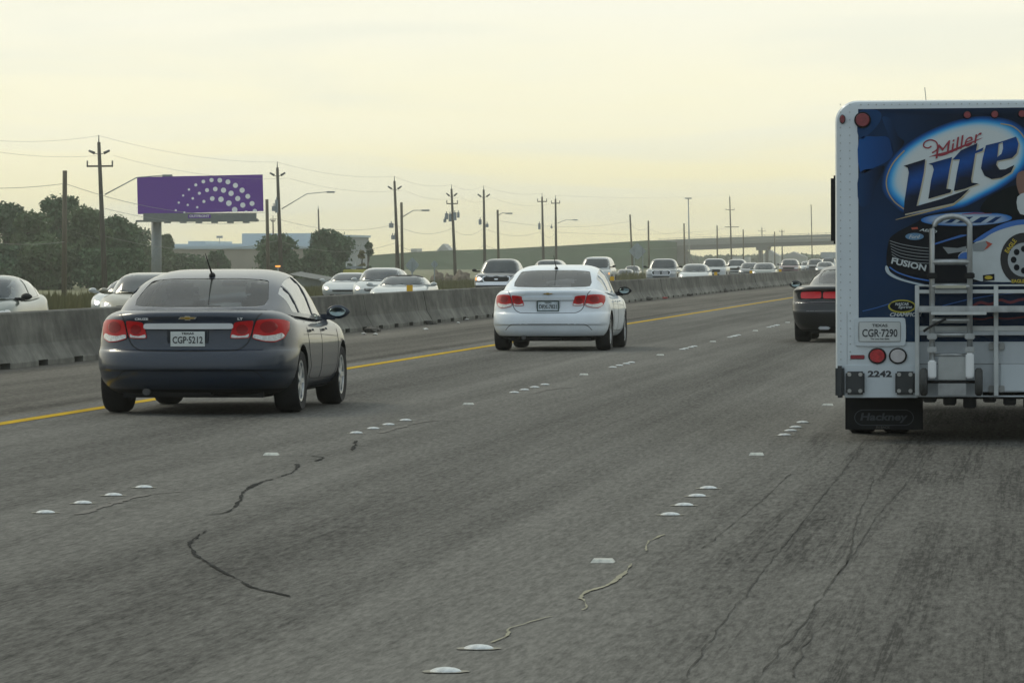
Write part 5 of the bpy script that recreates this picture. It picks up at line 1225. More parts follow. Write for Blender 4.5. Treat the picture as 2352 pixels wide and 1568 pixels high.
for k in range(40):
    t = 2*pi*k/40; ex = 1 if cos(t) > 0 else -1; el.append(r4(778+ex*165+72*cos(t), 1302+62*sin(t)))
V, Fc = strip_mesh(el+[el[0]], 0.007); o = mesh_obj('logo_outline', [(a[0], YR+0.398, a[1]) for a in V], Fc, logo, fl); TL(o)
c0 = r4(770, 1380); o = text('IN BACK', 0.045, c0[0], YR+0.398, c0[1], mat('flap_print_pale', (0.08, 0.08, 0.075), 0.7), fl, bold=0.001, fit=(0.12, 0.022)); TL(o)
def big_wheel(x, y, side, dual=True):
    R = 0.48
    for q in range(2 if dual else 1):
        xx = x+side*(0.16+0.31*(1-q)) if dual else x+side*0.3
        m_ = MB(); m_.lathe_x([(-0.13, R*0.6), (-0.13, R*0.92), (-0.09, R), (0.09, R), (0.13, R*0.92), (0.13, R*0.6), (0.06, R*0.55), (0.06, 0.001)], xx, y, R+0.0, 30, side)
        w = TL(m_.build('wheel', rubber, truck, True))
        if q == 0:
            m_ = MB(); m_.lathe_x([(0.10, R*0.58), (0.12, R*0.5), (0.05, R*0.4), (0.05, R*0.15), (0.09, R*0.12), (0.09, 0.001)], xx, y, R, 20, side); TL(m_.build('rim', mat('truck_rim', (0.45, 0.46, 0.45), 0.5, 0.3), w, True))
for s, xe in ((-1, XL+0.62), (1, XR-0.62)):
    big_wheel(xe, YR+1.95, s); big_wheel(xe, YR+8.0, s, False)
# cab ahead of the box
cb = MB(); cb.box(XL+0.20, XR-0.20, YR+6.9, YR+8.9, 0.65, 2.55, 0.12); cb.box(XL+0.35, XR-0.35, YR+8.7, YR+9.9, 0.6, 1.65, 0.15)
TL(cb.build('cab', twhite, truck, angle=40))
TL(MB().box(XL+0.17, XR-0.17, YR+7.6, YR+8.6, 1.65, 2.35, 0.05).build('cab_window', dark_glass, truck, angle=40))
my = YR+8.8
p1 = at(1921, 455, my); p2 = at(1926, 640, my)
TL(MB().box(p1.x-0.06, p1.x+0.20, my, my+0.10, at(1921, 560, my).z, at(1921, 403, my).z, 0.03).build('side_mirror', black, truck, angle=40))
TL(MB().tube([(XL+0.2, my, 2.3), (p1.x+0.05, my+0.05, 2.25), (p1.x+0.05, my+0.05, 1.4), (XL+0.2, my, 1.2)], 0.02, 6).build('mirror_bracket', black, truck, True))
p1 = at(2124, 201, YR+5); TL(MB().tube([(p1.x+0.03, YR+5, ZT_-0.02), (p1.x, YR+5, p1.z)], 0.004, 5).build('roof_antenna', mat('antenna_steel', (0.3, 0.3, 0.28), 0.5), truck))

# ================================================================== ROADSIDE
wood = mat('weathered_pole_wood', (0.12, 0.105, 0.075), 0.9, vary=0.3, scale=2, stretch=(3, 3, 0.3))
wood2 = mat('dark_pole_wood', (0.075, 0.068, 0.055), 0.9, vary=0.3, scale=2, stretch=(3, 3, 0.3))
steel = mat('galvanised_steel', (0.30, 0.33, 0.34), 0.5, 0.5)
porc = mat('insulator', (0.10, 0.11, 0.11), 0.4); tfm = mat('transformer_grey', (0.26, 0.30, 0.33), 0.5)
wirem = mat('wire', (0.22, 0.22, 0.20), 0.8)
def pole(name, top, base, X, r0, r1, label, group, m=wood, zg=-1.05, cat_='pole'):
    b = onx(base[0], base[1], X); Y = b.y; t = at(top[0], top[1], Y)
    bb = Vector((b.x, Y, min(b.z, gz(b.x, Y)))); k = (bb.z-b.z)
    root = thing(name, label, cat_, (bb.x, Y, bb.z), 0, group)
    MB().tube([(0, 0, -0.3), (t.x-bb.x, 0, t.z-bb.z)], r0, 10, r1).build('shaft', m, root, True)
    return root, Vector((bb.x, Y, bb.z)), t
XP = -60.0
posts = [((149, 392), (147, 702), 'tall bare wooden pole at the far left in front of the dark trees'), ((613, 458), (617, 640), 'bare wooden pole at the right end of the purple billboard'), ((922, 465), (925, 640), 'bare wooden pole carrying a street lamp arm, right of the leaning power pole'),
         ((1143, 482), (1146, 630), 'bare wooden pole with a short lamp arm above the dark pickup'), ((1447, 493), (1454, 620), 'slightly leaning wooden pole behind the large diamond sign'), ((1489, 507), (1491, 618), 'thin wooden pole right of the large diamond sign'),
         ((1571, 513), (1573, 615), 'wooden pole at the left end of the overpass'), ((1647, 518), (1648, 612), 'wooden pole above the white pickup'), ((1707, 527), (1708, 610), 'short wooden pole above the small grey car'), ((1779, 532), (1780, 606), 'short wooden pole just right of the overpass pier'), ((1863, 470), (1866, 604), 'tall bare pole crossing the overpass near the delivery truck')]
PT = []
for i, (t, b, lb) in enumerate(posts):
    rr = 0.125 if i else 0.14
    root, bb, tt = pole('wooden_pole', t, b, XP if i < 10 else -58, rr*1.25, rr, lb, 'bare wooden poles along the far roadside'); PT.append((root, bb, tt))
def lamp_arm(root, bb, frm, to, label=None):
    Y = bb.y; a = at(*frm, Y)-bb; c_ = at(*to, Y)-bb
    mid = a+(c_-a)*0.55+Vector((0, 0, (c_.z-a.z)*0.28+0.1))
    o = MB().tube([a, mid, c_], 0.05, 6, 0.035).build('lamp_arm', steel, root, True)
    h = MB(); d = 0.55; h.box(c_.x-0.1, c_.x+d*1.3, -0.16, 0.16, c_.z-0.09, c_.z+0.06, 0.05); h.build('lamp_head', tfm, root, angle=50)
lamp_arm(PT[2][0], PT[2][1], (925, 498), (970, 483)); lamp_arm(PT[3][0], PT[3][1], (1145, 494), (1163, 490))
XQ = -70.0
def power_pole(t, b, label, arm=None, ins=None, xf=(), X=XQ, r=0.17):
    root, bb, tt = pole('power_pole', t, b, X, r*1.35, r*0.75, label, 'power poles with wires', wood2)
    Y = bb.y; L0 = tt-bb
    MB().tube([L0-Vector((0, 0, 0.1)), L0+Vector((0, 0, 0.55))], 0.06, 6, 0.03).build('top_pin', porc, root)
    if ins:   # a pair of angled insulators
        (dx, dy) = ins; z = at(t[0], dy, Y).z-bb.z; f = (z)/(L0.z); cx_ = L0.x*f
        ppm = FP/Y
        for s in (-1, 1):
            a = Vector((cx_+s*(dx*0.45)/ppm, 0, z-2/ppm*1)); c_ = Vector((cx_+s*(dx*0.75)/ppm+s*0.12, 0, z+4/ppm))
            MB().tube([a-Vector((s*0.05, 0, 0)), c_], 0.12, 6, 0.09).build('insulator', porc, root, True)
            MB().tube([Vector((cx_, 0, z-5/ppm)), a], 0.03, 5).build('insulator_bracket', porc, root)
    if arm:
        y_, hw = arm; z = at(t[0], y_, Y).z-bb.z; cx_ = L0.x*z/L0.z; ppm = FP/Y; w = hw/ppm
        ar = MB().box(cx_-w, cx_+w, -0.06, 0.06, z-0.06, z+0.07).build('cross_arm', wood2, root)
        for s in (-1, 0.0, 1): MB().tube([(cx_+s*w*0.96, 0, z+0.05), (cx_+s*w*0.96, 0, z+0.42)], 0.06, 6).build('insulator', porc, root)
    for (xa, ya, w, h) in xf:
        p = at(xa, ya, Y)-bb; ppm = FP/Y
        m_ = MB(); m_.tube([(p.x, -0.1, p.z-h/2/ppm), (p.x, -0.1, p.z+h/2/ppm)], w/2/ppm, 10); m_.tube([(p.x, -0.1, p.z+h/2/ppm), (p.x, -0.1, p.z+h/2/ppm+0.25)], 0.06, 6)
        m_.build('transformer', tfm, root, angle=50)
    return root, bb, tt
QP = [power_pole((227, 327), (242, 645), 'tallest power pole with cross arm, left of the purple billboard', (382, 31), (28, 350)),
      power_pole((637, 385), (647, 640), 'power pole with long street lamp arm right of the purple billboard', None, (20, 401), ((636, 474, 8, 30), (630, 479, 11, 12))),
      power_pole((906, 416), (916, 640), 'leaning power pole beside the bare lamp pole', None, (18, 432)),
      power_pole((1037, 434), (1047, 650), 'power pole with a cluster of transformers', (468, 13), (14, 448), ((1026, 497, 8, 14), (1034, 500, 7, 18), (1045, 497, 8, 18), (1053, 494, 6, 12), (1022, 507, 7, 8))),
      power_pole((1111, 436), (1114, 620), 'power pole with two tilted transformers left of the short lamp pole', None, (16, 450), ((1103, 510, 7, 12), (1119, 518, 7, 8))),
      power_pole((1245, 452), (1249, 620), 'power pole with cross arm above the silver vehicle, left of a pair', (463, 11), None, ((1239, 520, 6, 14),)),
      power_pole((1276, 457), (1278, 618), 'power pole with lamp arm, right of a pair above the white sedan', (467, 10), None, ((1267, 522, 5, 5),)),
      power_pole((1676, 452), (1681, 610), 'tall power pole with two small cross arms rising behind the overpass', (482, 10), None)]
lamp_arm(QP[1][0], QP[1][1], (647, 480), (752, 441)); lamp_arm(QP[6][0], QP[6][1], (1280, 513), (1316, 505)); lamp_arm(QP[0][0], QP[0][1], (241, 447), (375, 403))
MB().box(-1.6, 1.6, -0.06, 0.06, (at(1678, 522, QP[7][1].y)-QP[7][1]).z, (at(1678, 522, QP[7][1].y)-QP[7][1]).z+0.15).build('cross_arm', wood2, QP[7][0])
power_pole((909, 502), (911, 640), 'short pole with grey boxes beside the leaning power pole', None, None, ((899, 518, 11, 11), (902, 545, 7, 10), (907, 545, 6, 10)), X=-78, r=0.12)
power_pole((731, 480), (736, 620), 'small distant pole above the round tree', None, None, (), X=-120, r=0.16)
power_pole((1750, 523), (1751, 600), 'tiny distant cross arm pole above the overpass pier', (531, 8), None, (), X=-90, r=0.2)
power_pole((1796, 528), (1797, 600), 'tiny distant pole right of the overpass pier', (532, 6), None, (), X=-80, r=0.2)
power_pole((627, 503), (629, 620), 'thin distant pole behind the billboard pole', (508, 5), None, (), X=-110, r=0.12)
# high mast light
root, bb, tt = pole('high_mast_light', (1581, 455), (1584, 600), -100, 0.3, 0.15, 'very tall thin high mast light behind the overpass', None, steel, cat_='lamp post')
MB().box(tt.x-bb.x-1.0, tt.x-bb.x+1.0, -0.5, 0.5, tt.z-bb.z-0.25, tt.z-bb.z+0.1, 0.05).build('lamp_ring', tfm, root)
# wires
def wire(a, b, sag, label, r=0.035):
    sag *= 0.38; r *= 0.24
    pts = []
    for i in range(17):
        t = i/16; p = a.lerp(b, t); p = Vector((p.x, p.y, p.z-sag*4*t*(1-t))); pts.append(p)
    c0 = pts[0].copy(); o = MB().tube([p-c0 for p in pts], r, 4).build('overhead_wire', wirem); o.location = c0; tag(o, label, 'wire', 'overhead wires')
def off(v, dx, dz): return Vector((v.x+dx, v.y, v.z+dz))
names = ['tallest pole', 'billboard lamp pole', 'leaning pole', 'transformer cluster pole', 'tilted transformer pole', 'left pole of the pair', 'right pole of the pair', 'pole behind the overpass']
for i in range(7):
    a, b = QP[i][2], QP[i+1][2]
    wire(off(a, 0, 0.5), off(b, 0, 0.5), 1.4, 'topmost wire between the %s and the %s' % (names[i], names[i+1]))
    if i < 5: wire(off(a, 1.1, -1.0), off(b, 1.0, -1.0), 1.6, 'upper right wire between the %s and the %s' % (names[i], names[i+1]))
    ha, hb = QP[i][2].z-QP[i][1].z, QP[i+1][2].z-QP[i+1][1].z
    wire(off(a, 0, -ha*0.42), off(b, 0, -hb*0.42), 2.2, 'lower cable between the %s and the %s' % (names[i], names[i+1]), 0.06)
    wire(off(a, 0, -ha*0.60), off(b, 0, -hb*0.60), 2.6, 'lowest cable between the %s and the %s' % (names[i], names[i+1]), 0.07)
pL = QP[0][2]
for dz, ex, lb in ((0.5, 319, 'topmost wire leaving the frame left of the tallest pole'), (-1.0, 340, 'second wire leaving the frame left of the tallest pole'), (-7.3, 438, 'cable leaving the frame from the tallest pole')):
    q = onx(-60, ex, -72); wire(off(pL, 0, dz), q, 0.8, lb)
wire(onx(-60, 550, -62), PT[0][2]+Vector((0, 0, -4.4)), 0.6, 'low cable rising from the left edge to the bare pole', 0.07)
wire(onx(-60, 432, -62), PT[0][2]+Vector((0, 0, -0.8)), 0.3, 'upper cable from the left edge to the bare pole', 0.06)
wire(PT[0][2]+Vector((0, 0, -0.8)), PT[1][2]+Vector((0, 0, -1.0)), 2.2, 'cable between the left bare pole and the billboard end pole', 0.06)
for i in range(3, 8):
    wire(PT[i][2]+Vector((0, 0, -1.2)), PT[i+1][2]+Vector((0, 0, -1.0)), 2.0, 'thin cable between two bare poles, span %s' % ['', '', '', 'before the diamond sign', 'at the diamond sign', 'right of the diamond sign', 'over the left end of the overpass', 'over the white pickup'][i], 0.05)

# ---- billboard
YB = 520.0
purple = mat('purple_vinyl', (0.112, 0.006, 0.34), 0.9, spec=0.0, vary=0.02)
bc = [at(315, 407, YB), at(603, 401, YB), at(605, 485, YB), at(317, 492, YB)]
b0 = at(357, 640, YB); bb_ = thing('billboard', 'large purple billboard with an arc of white dots on a single steel column', 'billboard', (b0.x, YB, -1.1))
def BLc(v, dy=0.0): return (v[0]-b0.x, dy, v[2]+1.1)
V = [BLc(p, -0.12) for p in bc]+[BLc(p, 0.12) for p in bc]
bd = mesh_obj('sign_face', V, [(0, 3, 2, 1), (4, 5, 6, 7), (0, 1, 5, 4), (1, 2, 6, 5), (2, 3, 7, 6), (3, 0, 4, 7)], purple, bb_); fixn(bd)
dots = [(1220, 222, 27), (1338, 200, 31), (1458, 203, 35), (1576, 226, 36), (1685, 277, 37), (1782, 347, 38), (1864, 435, 36), (1926, 539, 36), (1966, 650, 33), (1110, 270, 23), (1011, 337, 18), (927, 423, 16), (863, 526, 17), (820, 638, 16), (945, 670, 16), (993, 560, 17), (1066, 465, 19), (1162, 391, 23), (1273, 346, 29), (1393, 330, 34), (1512, 347, 38), (1622, 392, 39), (1718, 467, 38), (1792, 563, 38), (1838, 675, 33), (1131, 594, 17), (1228, 510, 23), (1349, 468, 34), (1476, 478, 40), (1590, 535, 41), (1674, 630, 41)]
wd_ = mat('white_dot_print', (0.98, 0.97, 0.99), 0.6, vary=0.01)
for cx_, cy_, rr in dots:
    pl_ = []
    for k in range(20):
        x, y = cx_+rr*cos(k*pi/10), cy_+rr*sin(k*pi/10)
        lim = 690-(x-270)*0.0185; y = min(y, lim); p = at((280+x/6.189)*0.98, (390+y/6.189)*0.98, YB); pl_.append(BLc(p, -0.14))
    mesh_obj('white_dot', pl_, [tuple(range(20))], wd_, bd)
gsk = mat('skirt_grey_green', (0.13, 0.155, 0.15), 0.7)
def bbox(name, xa, ya, xb, yb, y0, y1, m, parent=None):
    p, q = at(xa, ya, YB), at(xb, yb, YB); a, c_ = BLc(p), BLc(q)
    return MB().box(min(a[0], c_[0]), max(a[0], c_[0]), y0, y1, min(a[2], c_[2]), max(a[2], c_[2])).build(name, m, parent or bb_)
sk = bbox('skirt', 330, 490, 589, 505, -0.3, 0.1, gsk)
tp_ = at(459, 496.5, YB); o = text('OUTFRONT', 0.42, tp_.x-b0.x, -0.32, tp_.z+1.1, mat('white_sign_letters', (0.7, 0.66, 0.72), 0.5), sk, bold=0.02, fit=(2.4, 0.30))
q_ = at(459, 497, YB); MB().box(q_.x-b0.x-1.35, q_.x-b0.x+1.35, -0.31, -0.29, q_.z+1.1-0.22, q_.z+1.1+0.22).build('name_plaque', purple, sk)
ct = at(357, 507, YB); MB().tube([(0, 0.6, -0.5), (at(357, 507, YB).x-b0.x, 0.6, ct.z+1.1)], 0.62, 16).build('column', mat('column_steel', (0.19, 0.22, 0.23), 0.6), bb_, True)
bbox('catwalk', 318, 506, 596, 509, -1.6, -0.3, gsk)
for k in range(6): bbox('floodlight', 384+k*36, 509, 398+k*36, 513, -1.9, -1.4, gsk)
bbox('torsion_beam', 345, 503, 590, 508, 0.2, 0.8, gsk)

# ---- diamond work-zone signs seen from behind
alu2 = mat('sign_back_aluminium', (0.36, 0.40, 0.41), 0.6, 0.2)
def diamond(px, py, hw, hh, X, zbase, label, posts_):
    p = onx(px, py, X); Y = p.y; ppm = FP/Y
    t = thing('diamond_sign', label, 'sign', (p.x, Y, gz(p.x, Y)), 0, 'diamond shaped signs seen from behind')
    z = p.z-gz(p.x, Y); a, b = hw/ppm, hh/ppm
    pts = rounded([(-a, z), (0, z-b), (a, z), (0, z+b)], 0.1); n = len(pts)
    V = [(x, -0.01, zz) for x, zz in pts]+[(x, 0.01, zz) for x, zz in pts]
    o = mesh_obj('sign_panel', V, [tuple(range(n)), tuple(reversed(range(n, 2*n)))]+[(i, (i+1) % n, (i+1) % n+n, i+n) for i in range(n)], alu2, t); fixn(o)
    for dx in posts_: MB().box(dx*a-0.04, dx*a+0.04, -0.10, -0.02, -0.2, z+b*0.4).build('post', steel, t)
diamond(1464, 577, 21, 21, -37, 0, 'large diamond sign back on two posts left of the silver pickup', (-0.35, 0.6))
diamond(947, 609, 17, 19, -40, 0, 'diamond sign back behind the three white cars', (0.0,))
diamond(998, 607, 9, 10, -44, 0, 'small farther diamond sign back, right of the three white cars', (0.0,))

# ---- trees
bark = mat('tree_bark', (0.06, 0.05, 0.04), 0.95)
def leafmat(name, c, c2): return mat(name, c, 0.8, vary=0.3, scale=0.45, col2=c2, spec=0.2)
leafm = leafmat('leaves', (0.062, 0.120, 0.062), (0.125, 0.20, 0.10)); leafm2 = leafmat('pale_leaves', (0.075, 0.125, 0.060), (0.14, 0.20, 0.095)); leafm3 = leafmat('deep_leaves', (0.052, 0.105, 0.060), (0.105, 0.17, 0.09))
rng = np.random.default_rng(5)
def tree(base, h, w, label, m=None, n=5000, leaf=0.42, name='tree', shape='round', group=None, low=0.12):
    m = m or leafm
    t = thing(name, label, 'tree', base, 0, group)
    tb = MB(); lean = Vector((random.uniform(-.04, .04)*h, random.uniform(-.03, .03)*h, 0))
    tb.tube([(0, 0, -0.3), lean*0.4+Vector((0, 0, h*0.3)), lean+Vector((0, 0, h*0.72))], max(0.12, h*0.028), 8, h*0.010)
    cl = []
    k = 26 if shape == 'round' else 10
    for i in range(k):
        a = random.uniform(0, 2*pi); zz = random.uniform(low+0.12, 0.88)
        if shape == 'cone': rad = w/2*(1-zz)*0.7
        else: rad = w/2*sqrt(max(0.05, 1-((zz-0.45)/0.55)**2))*random.uniform(0.25, 0.78)
        c_ = Vector((cos(a)*rad, sin(a)*rad*0.8, zz*h)); s_ = random.uniform(0.17, 0.29)*w*(0.55 if shape == 'cone' else 1)
        cl.append((c_, s_)); st = lean*0.5+Vector((0, 0, h*min(0.6, zz*0.6))); tb.tube([st, st.lerp(c_, 0.6)+Vector((0, 0, -0.05*h)), c_], h*0.009, 5, h*0.003)
    tb.build('trunk', bark, t, True)
    pick = rng.integers(0, len(cl), n); C3 = np.array([c[0] for c in cl])[pick]; S3 = np.array([c[1] for c in cl])[pick][:, None]
    d = rng.normal(size=(n, 3)); d /= np.linalg.norm(d, axis=1)[:, None]; rr = rng.random((n, 1))**0.45
    rr *= 1+0.35*rng.random((n, 1))**4
    P = C3+d*rr*S3*np.array([1, 1, 0.72]); P[:, 2] = np.clip(P[:, 2], low*h*0.5, h*1.02)
    u = rng.normal(size=(n, 3)); u /= np.linalg.norm(u, axis=1)[:, None]; v = np.cross(u, rng.normal(size=(n, 3))); v /= np.linalg.norm(v, axis=1)[:, None]
    s = leaf*(0.5+rng.random((n, 1)))
    Q = np.stack([P-u*s, P+v*s*0.55, P+u*s, P-v*s*0.55], 1).reshape(-1, 3)
    me = bpy.data.meshes.new('crown'); me.vertices.add(4*n); me.vertices.foreach_set('co', Q.ravel())
    me.loops.add(4*n); me.loops.foreach_set('vertex_index', np.arange(4*n)); me.polygons.add(n); me.polygons.foreach_set('loop_start', np.arange(0, 4*n, 4)); me.polygons.foreach_set('loop_total', np.full(n, 4))
    me.materials.append(m); me.update(); link(bpy.data.objects.new('crown', me), t)
    return t
def tree_px(px, ptop, X_or_Y, wpx, label, zg=-1.05, **k):
    Y = X_or_Y; p = at(px, ptop, Y); return tree((p.x, Y, zg), p.z-zg, wpx/(FP/Y), label, **k)
G1 = 'dark trees at the left behind the poles'
tl = [(-70, 455, 455, 150, 'dark tree cut by the left edge'), (20, 458, 440, 130, 'dark tree with flat top at the left edge'), (70, 476, 430, 120, 'lower dark tree just left of the bare pole'), (140, 440, 450, 110, 'tallest dark tree with spiky top behind the bare pole'),
      (200, 466, 440, 110, 'dark tree left of the tallest power pole'), (262, 486, 450, 120, 'dark tree right of the tallest power pole'), (305, 508, 560, 100, 'dark tree below the left end of the billboard'), (380, 530, 560, 50, 'dark tree around the billboard column'), (420, 585, 555, 110, 'low dark bush right of the billboard column'), (110, 560, 415, 150, 'low dense undergrowth tree at the left'), (250, 575, 415, 170, 'low dense undergrowth tree below the power pole'), (5, 570, 415, 150, 'low dense undergrowth at the left edge'), (330, 560, 550, 130, 'low undergrowth left of the billboard column')]
for i, (px, pt, Y, w, lb) in enumerate(tl):
    tree_px(px, pt, Y, w, lb, m=[leafm, leafm3, leafm2, leafm, leafm2][i % 5], n=13000, leaf=0.20, group=G1, low=0.02)
tree_px(502, 574, 560, 52, 'small tree in front of the beige warehouse wall', n=4000, leaf=0.2)
tree_px(640, 540, 500, 105, 'tree between the two poles in front of the warehouse', n=11000, leaf=0.22, low=0.02)
tree_px(757, 530, 520, 120, 'large round tree in front of the flat roofed block', m=leafm3, n=15000, leaf=0.22, low=0.02)
tree_px(722, 565, 505, 80, 'low tree left of the large round tree', n=6000, leaf=0.22, low=0.02)
tree_px(846, 549, 540, 34, 'narrow dark conical tree beside a yellow patch', m=leafm3, n=2500, leaf=0.26, shape='cone', low=0.02)
tree_px(830, 566, 535, 26, 'narrow yellowish bush left of the conical tree', m=leafmat('yellow_leaves', (0.14, 0.14, 0.04), (0.24, 0.22, 0.07)), n=1500, leaf=0.24, shape='cone', low=0.02)

# ---- warehouse
YW = 760.0
wl = mat('beige_wall', (0.30, 0.275, 0.225), 0.85, vary=0.08, scale=0.3); wr = mat('pale_blue_roof', (0.46, 0.55, 0.60), 0.6, vary=0.05, scale=0.2)
p0, p1 = at(380, 640, YW), at(735, 640, YW)
wh = thing('warehouse', 'long beige warehouse with pale blue metal roof behind the trees', 'building', (p0.x, YW, -1.1))
def wpx(name, xa, ya, xb, yb, y0, y1, m, parent=None):
    a, c_ = at(xa, ya, YW), at(xb, yb, YW); return MB().box(a.x-p0.x, c_.x-p0.x, y0, y1, min(a.z, c_.z)+1.1, max(a.z, c_.z)+1.1).build(name, m, parent or wh)
wpx('wall', 384, 571, 735, 660, 0, 45, wl); wpx('roof_edge', 380, 566, 738, 571, -0.4, 45.4, wr); wpx('roof', 384, 560, 735, 566, 6, 45, wr)
wpx('raised_roof', 397, 553, 438, 561, 14, 40, wr); wpx('raised_roof', 518, 535, 684, 561, 16, 40, wr)
for k in range(6): wpx('wall_panel', 392+k*56, 572.5, 446+k*56, 640, -0.06, 0.0, wl)
wpx('roof_sign', 468, 541, 482, 546, 12, 12.3, steel); wpx('roof_sign_post', 474.5, 546, 475.5, 560, 12, 12.2, steel)
fb_ = at(690, 640, 700); fbk = thing('flat_roofed_block', 'grey flat roofed block rising behind the large round tree', 'building', (fb_.x, 700, -1.1))
a, c_ = at(730, 545, 700), at(804, 640, 700); MB().box(a.x-fb_.x, c_.x-fb_.x, 0, 20, 0, a.z+1.1).build('wall', mat('grey_block_wall', (0.26, 0.29, 0.30), 0.8), fbk)
a2 = at(722, 543, 700); MB().box(a2.x-fb_.x, c_.x-fb_.x+0.3, -0.3, 20.3, a.z+1.1, a.z+1.1+0.35).build('roof_edge', wr, fbk)
sh = at(700, 640, 360); shd = thing('low_shed', 'low grey open shed between the dark sedan and the white cars', 'shed', (sh.x, 360, -1.06))
a, c_ = at(677, 620, 360), at(738, 640, 360); MB().box(a.x-sh.x, c_.x-sh.x, 0, 5, 0, c_.z-a.z+0.7 if c_.z > a.z else 1.2).build('wall', mat('shed_grey', (0.20, 0.22, 0.21), 0.8), shd)
MB().quad((a.x-sh.x-0.4, -0.6, 1.55), (c_.x-sh.x+0.4, -0.6, 1.0), (c_.x-sh.x+0.4, 5.5, 1.2), (a.x-sh.x-0.4, 5.5, 1.75)).build('roof', mat('shed_roof', (0.10, 0.11, 0.105), 0.7), shd)

# ---- yellow work truck, amber beacon, lamp on a stand
yt0 = at(820, 632, 330); ytk = thing('work_truck', 'yellow topped work truck with white rack behind the white sedan roofs', 'truck', (yt0.x, 330, -1.06))
ppm = FP/330
MB().box(-33/ppm, 33/ppm, 0, 2.4, 0.5, 1.06+at(820, 619, 330).z, 0.05).build('body', mat('work_yellow', (0.50, 0.46, 0.12), 0.5), ytk)
zr_ = at(805, 613, 330).z+1.06; zq = at(805, 602, 330).z+1.06
rk2 = MB(); rk2.box(-27/ppm, 12/ppm, 0.3, 2.1, zr_-0.1, zr_+0.05); rk2.build('deck', tfm, ytk)
fr_ = MB()
for x in (-27, -7): fr_.box(x/ppm-0.05, x/ppm+0.05, 0.4, 0.5, zr_, zq)
fr_.box(-27/ppm, -7/ppm, 0.4, 0.5, zq-0.08, zq+0.04); fr_.build('ladder_rack', rackw, ytk)
for s in (-0.8, 0.8):
    MB().lathe_x([(-0.12, 0.2), (-0.12, 0.45), (0.12, 0.45), (0.12, 0.2)], s*1.0, 0.2, 0.45, 16).build('wheel', rubber, ytk)
bq = at(634, 609, 300); bt_ = thing('beacon_trailer', 'narrow trailer with glowing amber beacon just above the dark sedan roof', 'trailer', (bq.x, 300, -1.05))
MB().box(-0.06, 0.06, 0.7, 0.8, 0.3, bq.z+1.05-0.1).build('mast', steel, bt_); MB().box(-0.4, 0.4, 0, 3, 0.3, 0.8, 0.1).build('body', P_gry, bt_, angle=40); MB().box(-0.17, 0.17, 0.6, 0.9, bq.z+1.05-0.13, bq.z+1.05-0.02, 0.03).build('amber_beacon', amber_on, bt_)
for s in (-0.4, 0.4): MB().lathe_x([(-0.12, 0.15), (-0.12, 0.35), (0.12, 0.35), (0.12, 0.15)], s, 0.6, 0.35, 16).build('wheel', rubber, bt_)
# rubble heaps
for px, py, w, h, lb in ((1005, 628, 34, 16, 'brown earth heap right of the small diamond sign'), (1060, 630, 50, 16, 'brown earth heap left of the dark grey pickup'), (1030, 634, 30, 10, 'low pile of grey rubble between two earth heaps')):
    Y = 480; p = at(px, py, Y); ppm = FP/Y; bm = bmesh.new(); bmesh.ops.create_icosphere(bm, subdivisions=4, radius=1)
    for v in bm.verts:
        nn = 1+0.35*noise.noise(v.co*2.3)+0.12*noise.noise(v.co*7); v.co = Vector((v.co.x*w/2/ppm*nn, v.co.y*2*nn, max(-0.2, v.co.z)*(h+14)/ppm*nn))
    o = MB().addbm(bm).build('earth_heap', mat('brown_earth', (0.13, 0.105, 0.075), 0.95, vary=0.3, scale=1.5, bump=0.5), None, True); o.location = (p.x, Y, -1.1); tag(o, lb, 'earth heap', 'earth heaps')

# ---- embankment carrying the cross road up to the overpass
crest = [(780, 592), (860, 587), (900, 584), (940, 581), (1000, 577), (1060, 575), (1100, 574), (1160, 572), (1230, 568), (1300, 565), (1400, 559), (1500, 553), (1560, 556)]
V = []; rows_ = 9
YE = 1350.0
for i, (px, py) in enumerate(crest):
    p = at(px, py, YE); zt = p.z
    for j in range(rows_):
        t = j/(rows_-1); f = 1-abs(t-0.5)*2 if j != rows_//2 else 1
        prof = min(1, f*1.35)
        y = YE+(t-0.5)*2*70; V.append((p.x, y, -1.3+(zt+1.3)*prof+0.15*noise.noise(Vector((i*1.3, j*1.1, 0)))))
Fc = [(i*rows_+j, (i+1)*rows_+j, (i+1)*rows_+j+1, i*rows_+j+1) for i in range(len(crest)-1) for j in range(rows_-1)]
Fc.append(tuple((len(crest)-1)*rows_+j for j in range(rows_)))
emb = mesh_obj('grass_embankment', V, Fc, mat('embankment_grass', (0.008, 0.040, 0.018), 0.95, vary=0.35, scale=0.05, spec=0.0, col2=(0.022, 0.058, 0.026)), None, True); fixn(emb); emb['kind'] = 'structure'
# ---- overpass
YO = 1350.0
bcn = mat('bridge_concrete', (0.27, 0.28, 0.265), 0.85, vary=0.08, scale=0.2); bdk = mat('girder_concrete', (0.13, 0.14, 0.14), 0.85, vary=0.08, scale=0.2)
q0 = at(1495, 600, YO); op = thing('overpass', 'long pale concrete highway overpass crossing the road in the distance', 'bridge', (q0.x, YO, -0.2))
def opx(px, py): p = at(px, py, YO); return (p.x-q0.x, p.z+0.2)
def oslab(name, tops, bots, y0, y1, m):
    T = [opx(*p) for p in tops]; Bt = [opx(*p) for p in bots]; pts = T+Bt[::-1]; n = len(pts)
    V = [(x, y0, z) for x, z in pts]+[(x, y1, z) for x, z in pts]
    Fc = [tuple(range(n)), tuple(reversed(range(n, 2*n)))]+[(i, (i+1) % n, (i+1) % n+n, i+n) for i in range(n)]
    o = mesh_obj(name, V, Fc, m, op); fixn(o); return o
oslab('parapet', [(1497, 553), (1600, 548.5), (1750, 543), (1918, 538), (2500, 533)], [(1497, 560), (1600, 555.5), (1750, 550), (1918, 545), (2500, 540)], -9.0, -8.6, bcn)
